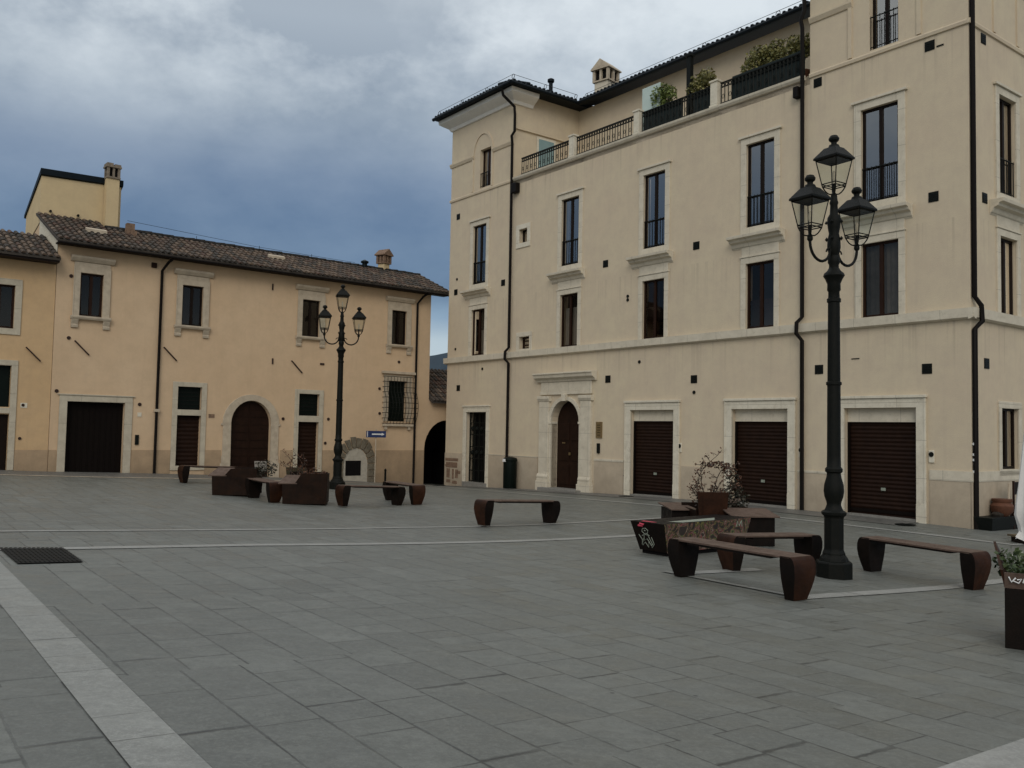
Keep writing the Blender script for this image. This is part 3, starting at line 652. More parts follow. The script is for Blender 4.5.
# corner blocks
for x,sx in ((-14.5,1),(-18.1,-1)):
    n=len(prof)
    V=[(x,0,p_[1]) for p_ in prof]+[(x,p_[0],p_[1]) for p_ in prof]+[(x-sx*p_[0],p_[0],p_[1]) for p_ in prof]+[(x-sx*p_[0],0,p_[1]) for p_ in prof]
    F_=[(i,i+1,n+i+1,n+i) for i in range(n-1)]+[(n+i,n+i+1,2*n+i+1,2*n+i) for i in range(n-1)]+[(2*n+i,2*n+i+1,3*n+i+1,3*n+i) for i in range(n-1)]
    c.add(V,F_)
c.build('tower_cornice',M['cornice'],P1)
rf=MB()
def roofplane(x0,x1,y0,y1,z0,z1,th=.16): rf.profx([(y0,z0),(y0,z0+th),(y1,z1+th),(y1,z1)],x0,x1)
# left tower: hipped ; attic : mono pitch rising backwards
ex0,ex1,ey=-18.55,-14.05,-.46; z0=12.72; th=.13
rx0,rx1,ry,rz_=-16.5,-16.1,3.2,13.35
rf.add([(ex0,ey,z0),(ex1,ey,z0),(ex1,9,z0),(ex0,9,z0),(ex0,ey,z0+th),(ex1,ey,z0+th),(ex1,9,z0+th),(ex0,9,z0+th),(-16.3,2.6,rz_),(-16.3,6,rz_)],
       [(0,1,2,3),(0,4,5,1),(1,5,6,2),(2,6,7,3),(3,7,4,0),(4,8,5),(5,8,9,6),(6,9,7),(7,9,8,4)])
rf.add([(-14.04,2.35,12.71),(-3.52,2.35,12.71),(-3.52,7,13.7),(-14.04,7,13.7),(-14.04,2.35,12.85),(-3.52,2.35,12.85),(-3.52,7,13.85),(-14.04,7,13.85)],
       [(0,3,2,1),(4,5,6,7),(0,1,5,4),(1,2,6,5),(2,3,7,6),(3,0,4,7)])
# scalloped eave tiles
rr=random.Random(3)
def eave(x0,x1,y,z,ax=0):
    n=int(abs(x1-x0)/.17)
    for i in range(n):
        q=x0+(x1-x0)*(i+.5)/n; zz=z+rr.uniform(-.008,.01)
        if ax==0: rf.tube([(q,y-.06,zz),(q,y+.8,zz+.12)],.055,6)
        else: rf.tube([(y+.06,q,zz),(y-.8,q,zz+.12)],.055,6)
eave(ex0,ex1,ey,z0+.11); eave(ey,2.3,ex1,z0+.11,1); eave(-13.95,-3.55,2.35,12.83)
ro=rf.build('roof',M['slate'],P1)
a=MB(); a.tube([(ex0,ey-.09,z0+.02),(ex1+.08,ey-.09,z0+.02)],.06,8); a.tube([(ex1+.09,ey-.09,z0+.02),(ex1+.09,2.3,z0+.02)],.06,8); a.tube([(-13.96,2.27,12.74),(-3.55,2.27,12.74)],.06,8); a.build('gutter',M['slate'],ro,smooth=True)
# bird wire with looped holders along the eaves
a=MB()
def wire(pts):
    a.tube(pts,.008,4)
    for p0,p1 in zip(pts[:-1],pts[1:]):
        d_=(Vector(p1)-Vector(p0)); n=max(1,int(d_.length/1.15))
        for k in range(n+1):
            q=Vector(p0)+d_*(k/n); a.tube([(q.x+.07*math.sin(w),q.y,q.z-.07+.07*math.cos(w)) for w in [i*math.pi/5 for i in range(11)]],.011,4)
wire([(ex0+.1,ey+.1,z0+.35),(ex1-.05,ey+.1,z0+.35),(ex1-.05,2.3,z0+.35)]); wire([(-13.9,2.6,13.12),(-3.7,2.6,13.12)])
a.build('bird_wire',M['iron'],ro)
# stone chimney with gabled cap, vent pipe
def chimney(name,root,x,y,z0,w,h,cap,mat,capmat,rot=0):
    Mx=Matrix.Translation((x,y,z0))@Matrix.Rotation(rot,4,'Z'); b=MB(Mx); b.box(-w/2,w/2,-w/2,w/2,0,h); o=b.build(name,M[mat],root,bevel=.01)
    c_=MB(Mx); q=w/2+.05
    c_.box(-q,q,-q,q,h,h+.05)
    for sx in (-1,1):
        for sy in (-1,1): c_.box(sx*q-sx*.09,sx*q,sy*q-sy*.09,sy*q,h+.05,h+.05+cap*.5)
    c_.box(-.04,.04,-q,-q+.08,h+.05,h+.05+cap*.5); c_.box(-q,-q+.08,-.04,.04,h+.05,h+.05+cap*.5); c_.box(q-.08,q,-.04,.04,h+.05,h+.05+cap*.5)
    t0=h+.05+cap*.5
    c_.prism([(-q-.05,t0),(q+.05,t0),(q+.05,t0+.04),(0,t0+cap*.5),(-q-.05,t0+.04)],-q-.05,q+.05)
    c_.build('chimney_cap',M[capmat],o); f_=MB(Mx); f_.box(-w/2+.03,w/2-.03,-w/2+.03,w/2-.03,h,t0); f_.build('flue',M['black'],o)
    return o
chimney('chimney',ro,-13.7,3.3,12.95,.56,.62,.72,'trim','trim2',.2)
a=MB(); a.lathe([(.16,13.0),(.16,13.22),(.07,13.26),(.07,13.62),(.12,13.66),(.12,13.74),(.05,13.78)],-14.95,1.9,10); a.build('vent_pipe',M['slate'],ro,smooth=True)
# terrace : ledge on the tower side, glazed door, railing, posts
a=MB(); a.box(-14.50,-14.44,.0,2.75,11.50,11.56); a.build('tower_ledge',M['wall'],P1)
a=MB(); a.box(-14.49,-14.46,.95,1.75,9.81,11.44); a.M=I4; dd=a.build('terrace_door',M['trimw'],P1)
b=MB(); b.box(-14.46,-14.45,1.03,1.67,9.85,11.36); b.build('pane',M['teal'],dd)
rail0=.06
posts=[(-11.72,-11.50),(-9.02,-8.82),(-6.34,-6.12)]
for x0,x1 in posts:
    a=MB(); a.box(x0,x1,-.03,.13,9.835,10.48); a.box(x0-.025,x1+.025,-.055,.155,10.48,10.53); a.box(x0-.02,x1+.02,-.05,.15,9.835,9.90)
    a.build('parapet_post',M['trimw'],P1,bevel=.006)
for (x0,x1) in ((-14.12,-11.76),(-11.46,-9.06),(-8.78,-6.38),(-6.08,-3.68)):
    a=MB(); a.box(x0,x1,rail0-.015,rail0+.015,10.41,10.44); a.box(x0,x1,rail0-.012,rail0+.012,9.90,9.925); a.box(x0,x1,rail0-.01,rail0+.01,10.30,10.315)
    n=int((x1-x0)/.105)
    for i in range(n+1):
        x=x0+.02+(x1-x0-.04)*i/n; a.tube([(x,rail0,9.84),(x,rail0,10.42)],.015,4)
        if i<n:
            xm=x+(x1-x0-.04)/n/2; a.tube([(xm+.04*math.cos(w),rail0,10.36+.04*math.sin(w)) for w in [j*math.pi/3 for j in range(7)]],.013,4)
            if i%2==0: a.tube([(xm+.035*math.cos(w),rail0,10.08+.06*math.sin(w)) for w in [j*math.pi/3 for j in range(7)]],.008,4)
    a.build('terrace_railing',M['iron'],P1)
for x0,x1 in ((-8.75,-7.35),(-7.0,-6.42),(-5.75,-3.70)):
    a=MB(); a.box(x0,x1,rail0+.03,rail0+.045,9.84,10.44+ (.06 if x0>-6 else 0)); a.build('netting',M['screen'],P1)
a=MB(); a.box(-9.02,-8.35,.30,.32,9.85,11.22); a.build('glass_windbreak',M['frosted'],P1)
a=MB(); a.box(-7.42,-7.29,.3,.42,9.8,11.60); a.box(-7.45,-7.26,.27,.45,11.60,11.66); a.build('terrace_post',M['iron'],P1)

# ------------------------------------------------------------------ low palazzo (left)
def tiles(x0,x1,y0,z0,y1,z1,root,pitch=.165,row=.30,seed=1,name='roof',x0top=None):
    r=random.Random(seed); a=MB(); a.col=[]
    L_=math.hypot(y1-y0,z1-z0); nr=max(1,int(round(L_/row))); nc=int(round((x1-x0)/pitch)); pw=(x1-x0)/nc
    dy,dz=(y1-y0)/L_,(z1-z0)/L_; ny,nz=-dz,dy
    pal=[tuple(v_*.68 for v_ in c_) for c_ in [(.16,.105,.07),(.12,.085,.065),(.20,.135,.09),(.09,.07,.055),(.24,.17,.12),(.14,.075,.05),(.065,.055,.045)]]
    for c in range(nc):
        for q in range(nr):
            cx=x0+pw*(c+.5)+r.uniform(-.008,.008); l0=L_*q/nr-.03+r.uniform(-.02,.02)*(1 if q else .8); l1=L_*(q+1)/nr+.01
            col=r.choice(pal); f_=r.uniform(.75,1.2); col=(col[0]*f_,col[1]*f_,col[2]*f_,1)
            ra,rb=.062,.050; lift0,lift1=.028,.008; V=[]
            for (l,rad,lf) in ((l0,ra,lift0+r.uniform(0,.008)),(l1,rb,lift1)):
                for k in range(6):
                    w=math.pi*k/5; ox=-rad*math.cos(w); oh=rad*.85*math.sin(w)+lf
                    V.append((cx+ox,y0+dy*l+ny*oh,z0+dz*l+nz*oh))
            V+= [(cx-ra*.7,y0+dy*l0+ny*lift0*.2,z0+dz*l0+nz*lift0*.2),(cx+ra*.7,y0+dy*l0+ny*lift0*.2,z0+dz*l0+nz*lift0*.2)]
            a.add(V,[(k,k+1,6+k+1,6+k) for k in range(5)]+[(0,1,2,3,4,5)]); a.col+=[col]*6
        # channel tile between covers
        xa_,xb_=x0+pw*c,x0+pw*(c+1)
    # base sheet under the covers
    V=[(x0,y0-ny*0,z0),(x1,y0,z0),(x1,y1,z1),(x0,y1,z1)]
    a.add([(x0,y0,z0-.0),(x1,y0,z0),(x1,y1,z1),(x0,y1,z1),(x0,y0,z0-.07),(x1,y0,z0-.07),(x1,y1,z1-.07),(x0,y1,z1-.07)],[(0,1,2,3),(4,7,6,5),(0,4,5,1),(1,5,6,2),(2,6,7,3),(3,7,4,0)])
    a.col+=[(.05,.04,.032,1)]*6
    me_col=a.col; a.col=None
    o=a.build(name,M['tile'],root)
    at_=o.data.color_attributes.new('tint','FLOAT_COLOR','CORNER'); buf=[]
    for p in o.data.polygons: buf+=list(me_col[min(p.index,len(me_col)-1)])*p.loop_total
    at_.data.foreach_set('color',buf)
    return o
P3=empty('low_palazzo','low ochre palazzo with clay tiled roof, arched door and caged window','building',(*O3,0),A3)
W3=[(-11.70,-11.10),(-8.90,-8.28),(-5.03,-4.41),(-1.64,-1.03)]
holes=[(s0,s1,4.63,5.83) for s0,s1 in W3]
holes+=[(-11.89,-10.39,-1,2.28),(-8.92,-8.21,2.14,2.82),(-8.92,-8.21,.49,1.97),(-7.28,-5.98,-1,2.48,1.77),(-5.05,-4.33,2.06,2.77),(-5.05,-4.33,-1,1.86),(-1.69,-.95,1.95,3.36),(-3.30,-2.72,.10,.62)]
w_=MB(); wall(w_,[(-12.3,-.15,-1,6.72),(-.15,0,1.5,6.72)],holes,.22)
w_.quad((-12.3,0,-1),(-12.3,2.25,-1),(-12.3,2.25,7.70),(-12.3,0,6.72)); w_.quad((0,0,2.5),(0,6,2.5),(0,6,6.7),(0,0,6.72)); w_.quad((-12.3,6,-1),(0,6,-1),(0,6,6.5),(-12.3,6,6.5))
w_.quad((-12.3,2.25,-1),(-12.3,6,-1),(-12.3,6,6.5),(-12.3,2.25,7.70))
w_.build('wall',M['wall2'],P3)
a=MB(); a.add([(-12.315,-.02,6.25),(-12.315,2.25,7.1),(-12.315,2.25,7.72),(-12.315,-.02,6.74)],[(0,1,2,3)]); a.build('pale_gable_strip',M['trimw'],P3)
for a_,b_ in ((-12.3,-12.12),(-10.16,-9.08),(-8.06,-7.57),(-5.64,-5.22),(-4.16,-3.75),(-2.18,-.16)): p=MB(); p.box(a_,b_,-.02,.01,-1,.95); p.build('plinth',M['plinth2'],P3)
for i,(s0,s1) in enumerate(W3):
    window(P3,I4,s0,s1,4.63,5.83,'hood',.17,0,'woodr' if i==0 else 'wood',fill=None if i==0 else [('wood',0,1,0,1,-.01)],trim='trim2',depth=.13,glass='glassdim')
# garage
a=MB(); frame(a,-11.89,-10.39,.1,2.28,.20,.03,bottom=False,wt=.16); a.box(-12.15,-10.13,-.05,0,2.443,2.475); d=a.build('garage_front',M['trim3'],P3,bevel=.006)
a=MB(); a.box(-11.95,-10.3,.17,.2,0,2.3)
for k in range(11): x=-11.89+k*.15; a.box(x-.012,x+.012,.155,.17,.3,2.28)
a.build('garage_door',M['shutterdk'],d)
# shop doors with fanlights
for s0,s1,zb,zt,t0,t1,base in ((-8.92,-8.21,.49,1.97,2.14,2.82,.36),(-5.05,-4.33,.02,1.86,2.06,2.77,-.05)):
    a=MB(); w=.15
    a.box(s0-w,s0,-.03,.02,base,t1); a.box(s1,s1+w,-.03,.02,base,t1); a.box(s0-w,s1+w,-.03,.02,t1,t1+w*.9); a.box(s0,s1,-.03,.2,zt,t0)
    if zb>.3: a.box(s0,s1,-.03,.2,base,zb)
    d=a.build('shop_front',M['trim3'],P3,bevel=.006)
    a=MB(); a.box(s0+.002,s1-.002,.12,.16,t0+.002,t1-.002); a.build('fanlight',M['darkgreen'],d)
    a=MB()
    for k in range(6): z=t0+.05+k*(t1-t0-.1)/5; a.box(s0+.03,s1-.03,.10,.12,z-.012,z+.012)
    a.build('fanlight_bars',M['iron'],d)
    a=MB(); slats(a,s0+.002,s1-.002,zb,zt,.15,.12); a.build('door',M['shutter'],d)
# arched doorway
cx=-6.63; a=MB(); o_=arc(cx,.92,1.77,.90); i_=arc(cx,.65,1.77,.71)
for k in range(len(o_)-1): a.prism([o_[k],o_[k+1],i_[k+1],i_[k]],-.035,.01)
for z0,z1,o in ((-.2,.55,.96),(.55,.78,.92),(.78,1.70,.90),(1.70,1.77,.96)):
    a.box(cx-o,cx-.65,-.04,.01,z0,z1); a.box(cx+.65,cx+o,-.04,.01,z0,z1)
ar=a.build('arched_doorway',M['trim2'],P3,bevel=.008)
a=MB(); a.prism([(cx-.645,.0),(cx+.645,.0)]+arc(cx,.645,1.765,.70)[::-1],.14,.2)
for k in range(9):
    z=.3+k*.24; hw=.62 if z<1.8 else .62*math.sqrt(max(0,1-((z-1.77)/.7)**2)); a.box(cx-hw,cx+hw,.125,.14,z-.01,z+.01)
a.box(cx-.015,cx+.015,.12,.14,.2,2.4); a.build('door',M['shutter'],ar)
# caged window
a=MB(); frame(a,-1.69,-.95,1.95,3.36,.20,.02,bottom=False); a.box(-2.0,-.62,-.10,0,3.60,3.69); a.box(-1.92,-.70,-.12,0,1.78,1.86)
for c_ in (-1.8,-.85): a.box(c_-.05,c_+.05,-.08,0,1.66,1.78)
cw=a.build('caged_window',M['trim2'],P3,bevel=.006)
a=MB(); a.box(-1.69,-.95,.15,.2,1.95,3.36); a.build('pane',M['darkgreen'],cw)
a=MB()
def bul(z): t_=(3.5-z)/1.6; return -.12-.17*max(0,math.sin(min(1,max(0,(t_-.3)/.7))*math.pi))
nb=11
for i in range(nb):
    x=-1.93+i*(1.30/(nb-1)); a.tube([(x,bul(z),z) for z in [1.86+k*.165 for k in range(11)]],.010,4)
for z in [1.88+k*.18 for k in range(10)]: a.tube([(-1.93,0,z),(-1.93,bul(z),z),(-.63,bul(z),z),(-.63,0,z)],.010,4)
a.build('iron_cage',M['iron'],cw)
# filled-in stone arch with a small grated opening
a=MB(); cx=-2.92; r=random.Random(9)
def archpt(t_,ro_): 
    w=math.pi*t_; return (cx-ro_*math.cos(w), .50+ro_*1.15*math.sin(w))
for k in range(10):
    t0,t1=k/10+.01,(k+1)/10-.01; a.prism([archpt(t0,.78+r.uniform(-.04,.05)),archpt(t1,.78+r.uniform(-.04,.05)),archpt(t1,.47),archpt(t0,.47)],-.05-r.uniform(0,.02),.0)
for k in range(3):
    z=-.15+k*.22; a.box(cx+.47,cx+.77+r.uniform(-.03,.05),-.05,0,z,z+.20); a.box(cx-.80-r.uniform(-.03,.05),cx-.47,-.05,0,z,z+.20)
ar=a.build('walled_up_arch',M['rubble'],P3,bevel=.012)
a=MB(); a.prism([(cx-.46,-.15),(cx+.46,-.15),(cx+.46,.5)]+[archpt(t_,.46) for t_ in (.95,.8,.65,.5,.35,.2,.05)],-.015,0); 
a.build('pale_infill',M['plaster_pale'],ar)
a=MB(); a.box(-3.30,-2.72,-.025,-.0155,.10,.60); a.build('cellar_grate',M['black'],ar)
# roof
ey,ez=-.45,6.60; sl=.43
tiles(-12.42,-10.7,ey,ez,2.27,ez+sl*2.72,P3,seed=2); ro=tiles(-10.7,.62,ey,ez,1.60,ez+sl*2.05,P3,seed=3)
a=MB(); a.add([(-10.7,1.60,ez+sl*2.05),(.62,1.60,ez+sl*2.05),(.62,5,6.2),(-10.7,5,6.2)],[(0,1,2,3)]); a.add([(.1,-.45,6.53),(.62,-.45,6.53),(.62,1.5,7.36),(.1,1.5,7.36)],[(0,1,2,3)])
a.build('rear_slope',M['tile'],ro)
a=MB(); r=random.Random(4)
n=int(11.3/.33)
for k in range(n):
    x=-10.7+k*.33; a.tube([(x,1.60,ez+sl*2.05+.02+r.uniform(-.01,.015)),(x+.36,1.60,ez+sl*2.05+.04+r.uniform(-.01,.01))],.085,7)
rt=a.build('ridge_tiles',M['tile'],ro)
a=MB(); a.box(-12.36,.55,-.42,0,6.52,6.56); a.build('eave_boards',M['wood'],P3)
a=MB(); a.tube([(-12.4,-.44,6.52),(.6,-.44,6.52)],.035,8); a.build('gutter',M['pipe'],P3,smooth=True)
for x in (-9.53,-.62):
    pipe([(x+.18,-.42,6.48),(x+.12,-.25,6.40),(x,-.07,6.15),(x,-.07,-.3 if x>-3 else .25)],.04,I4,P3)
a=MB(); a.box(-9.60,-9.46,-.13,-.0,2.05,2.13); a.build('pipe_clamp',M['trim2'],P3)
a=MB(); a.box(-9.82,-9.68,-.06,0,6.22,6.36); a.build('junction_box',M['woodr'],P3)
# attic box, chimneys
a=MB(); a.add([(-12.32,2.27,7.5),(-10.10,2.27,7.5),(-10.10,2.27,9.14),(-12.32,2.27,9.05),(-12.32,4.1,7.0),(-10.10,4.1,7.0),(-10.10,4.1,8.1),(-12.32,4.1,8.02)],[(0,1,2,3),(4,7,6,5),(0,3,7,4),(1,5,6,2),(3,2,6,7)])
at=a.build('attic_box',M['wall4'],P3)
a=MB(); a.add([(-12.36,2.2,8.92),(-10.06,2.2,9.0),(-10.06,2.2,9.17),(-12.36,2.2,9.10),(-12.36,4.2,7.95),(-10.06,4.2,8.02),(-10.06,4.2,8.15),(-12.36,4.2,8.05)],[(0,1,2,3),(4,7,6,5),(0,3,7,4),(1,5,6,2),(3,2,6,7),(0,4,5,1)]); a.build('metal_fascia',M['slate'],at)
a=MB(); a.box(-10.60,-10.24,1.98,2.24,7.4,9.12); a.build('chimney_shaft',M['wall4'],at)
b=MB(Matrix.Translation((-10.42,2.11,9.12))); b.box(-.20,.20,-.17,.17,0,.05)
for sx in (-.19,.12): 
    for sy in (-.16,.09): b.box(sx,sx+.07,sy,sy+.07,.05,.33)
b.box(-.03,.03,-.16,-.10,.05,.33); b.box(-.22,.22,-.19,.19,.33,.38); b.box(-.20,-.02,-.18,.18,.38,.46); b.box(.02,.20,-.18,.18,.38,.44); b.build('chimney_cap',M['capstone'],at)
b=MB(Matrix.Translation((-10.42,2.11,9.12))); b.box(-.11,.11,-.1,.1,.05,.32); b.build('flue',M['black'],at)
for x in (-12.05,-11.3,-10.25): a=MB(); a.tube([(x,2.2,7.88),(x,2.28,7.88)],.035,8); a.build('vent_stub',M['iron'],at)
a=MB(); a.box(-10.20,-9.98,1.15,1.35,7.2,7.66); a.box(-10.10,-9.96,1.0,1.15,7.2,7.42); a.build('brick_chimney',M['masonry'],ro)
chimney('chimney',ro,-.98,1.7,7.25,.30,.50,.50,'wall4','masonry',.3)
a=MB(); a.lathe([(.09,7.3),(.09,7.62),(.14,7.64),(.14,7.70),(.02,7.76)],-1.9,1.5,10); a.build('vent_pipe',M['slate'],ro,smooth=True)
for x0,x1,l in ((-11.45,-10.9,1.05),(-5.9,-5.35,1.15)):
    a=MB(); y_,z_=ey+l,ez+sl*l+.15; a.add([(x0,y_,z_),(x1,y_,z_),(x1,y_+.14,z_+.06),(x0,y_+.14,z_+.06),(x0,y_,z_-.1),(x1,y_,z_-.1),(x1,y_+.14,z_-.04),(x0,y_+.14,z_-.04)],[(0,1,2,3),(0,4,5,1),(1,5,6,2),(2,6,7,3),(3,7,4,0)]); a.build('skylight',M['trim2'],ro)
a=MB(); a.tube([(-10.1,1.5,7.80),(-6,1.5,7.62),(-2.3,1.5,7.60)],.006,4)
for x in (-8,-5.9,-4.0): a.tube([(x,1.5,7.40),(x,1.5,7.66)],.008,4)
a.build('lightning_wire',M['iron'],ro)
# tie-rod keys and sockets
def key(root,x,z,dx=.20,dz=-.24):
    a=MB(); a.prism([(x-.012,z),(x+.010,z+.018),(x+dx+.012,z+dz),(x+dx-.010,z+dz-.018)],-.05,-.005); a.build('tie_rod_key',M['bracket'],root)
for x,z in ((-11.78,3.93),(-9.38,3.93),(-5.36,3.80)): key(P3,x,z,.38,-.36)
for x,z in ((-11.94,5.70),(-11.93,4.0),(-12.17,2.54),(-9.99,2.25),(-5.58,1.94),(-3.98,1.97),(-4.07,1.18),(-1.30,4.03),(-2.06,3.06),(-2.03,2.21),(-1.42,6.15),(-1.28,6.15)): disc(x,z,.05,root=P3,mat='bracket')
a=MB(); a.box(-10.04,-9.93,-.015,0,1.90,2.02); a.build('house_number',M['trimw'],P3)
a=MB(); a.box(-10.08,-9.98,-.03,0,1.10,1.38); a.build('letter_slot',M['iron'],P3)
a=MB(); a.box(-7.98,-7.80,-.012,0,1.92,2.03); a.build('wall_plate',M['masonry'],P3)
for q in ((-6.02,-5.98,3.66,3.84),(-6.1,-6.06,6.0,6.2),(-4.34,-4.2,3.74,3.80)): a=MB(); a.box(q[0],q[1],-.03,0,q[2],q[3]); a.build('cable_stub',M['bracket'],P3)
# archway wall across the alley
AL=empty('alley_archway','low ochre wall with dark archway and tiled top, between the two palazzos','archway',(*f3(0,0),0),A3)
a=MB(); wall(a,[(-.16,6,-1,2.78)],[(-.145,1.80,-1,2.04,1.0)],.35,y=.003); a.build('wall',M['wall2'],AL)
a=MB(); a.box(-.2,6,2.2,2.25,-1,2.6); a.box(-.22,-.2,.24,2.2,-1,2.6); a.box(1.73,1.78,.38,2.2,-1,2.6); a.build('passage_black_sheets',M['black'],AL)  # passage walls coloured black in place of their shade
tiles(.01,6,-.22,2.70,1.9,4.0,AL,seed=6)
# orange neighbour at the far left
P4=empty('orange_house','orange stucco house with low tiled roof, cut by the left edge of the photo','building',(*f3(-12.31,.0),0),A3)
def nx4(x): return x+12.31
w_=MB(); hl=[(nx4(-13.98),nx4(-13.27),4.13,5.28),(nx4(-13.98),nx4(-13.27),2.07,3.16),(nx4(-13.98),nx4(-13.27),-1,1.88),(nx4(-17),nx4(-16.2),4.13,5.28)]
wall(w_,[(-9,0,-1,6.2)],hl,.2,y=.02); w_.quad((-9,5,-1),(0,5,-1),(0,5,6),(-9,5,6)); w_.quad((-9,.02,-1),(-9,5,-1),(-9,5,6),(-9,.02,6.2)); w_.build('wall',M['wall3'],P4)
Mt=Matrix.Translation((0,.02,0))
window(P4,Mt,nx4(-13.98),nx4(-13.27),4.13,5.28,'simple',.16,0,'woodr',trim='trim3',glass='glassdim',depth=.13); window(P4,Mt,nx4(-17),nx4(-16.2),4.13,5.28,'simple',.16,0,'woodr',trim='trimw')
a=MB(Mt); s0,s1=nx4(-13.98),nx4(-13.27); a.box(s0-.15,s0,-.03,.02,.42,3.16); a.box(s1,s1+.15,-.03,.02,.42,3.16); a.box(s0-.15,s1+.15,-.03,.02,3.16,3.30); a.box(s0,s1,-.03,.15,1.90,2.05); d=a.build('shop_front',M['trim3'],P4,bevel=.006)
a=MB(Mt); a.box(s0,s1,.12,.15,2.06,3.15); a.build('fanlight',M['darkgreen'],d); a=MB(Mt); a.box(s0,s1,.12,.15,.4,1.9); a.build('door',M['wood'],d)
for q in ((nx4(-13.11),-.001),(-9,nx4(-14.15))): p=MB(Mt); p.box(q[0],q[1],-.02,.01,-1,.95); p.build('plinth',M['plinth2'],P4)
tiles(-9,-.0,-.45,6.08,1.55,6.98,P4,seed=8)
a=MB(); a.add([(-9,1.55,6.98),(0,1.55,6.98),(0,5,6),(-9,5,6)],[(0,1,2,3)]); a.box(-9,-.02,-.42,.0,5.96,6.03); a.build('eave_boards',M['wood'],P4)
key(P4,nx4(-12.96),3.66,.36,-.34); 
for x,z in ((-12.96,2.13),(-13.0,1.25)): disc(nx4(x),z,.04,Mt,P4,mat='bracket')
a=MB(Mt); a.box(nx4(-13.02),nx4(-12.86),-.012,0,2.06,2.19); hn=a.build('house_number',M['trimw'],P4)
a=MB(Mt); a.box(nx4(-12.95),nx4(-12.93),-.016,-.0121,2.09,2.16); a.build('numeral',M['bracket'],hn)
# hills in the gap
h=MB(); r=random.Random(5); V=[]; n=60
for k in range(n+1):
    az=R(-40)+R(75)*k/n; d=330; x,y=d*math.sin(az),d*math.cos(az)
    zt=28+9*math.sin(az*7+1.2)+4*math.sin(az*19)+r.uniform(-.7,.7)
    V+=[(x*.72,y*.72,-6),(x*.86,y*.86,zt*.5+r.uniform(-1,1)),(x,y,zt),(x*1.3,y*1.3,-6)]
h.add(V,[(4*k+j,4*k+4+j,4*k+5+j,4*k+1+j) for k in range(n) for j in range(3)]); struct(h.build('hills',M['hill'],smooth=True))
h.M=I4

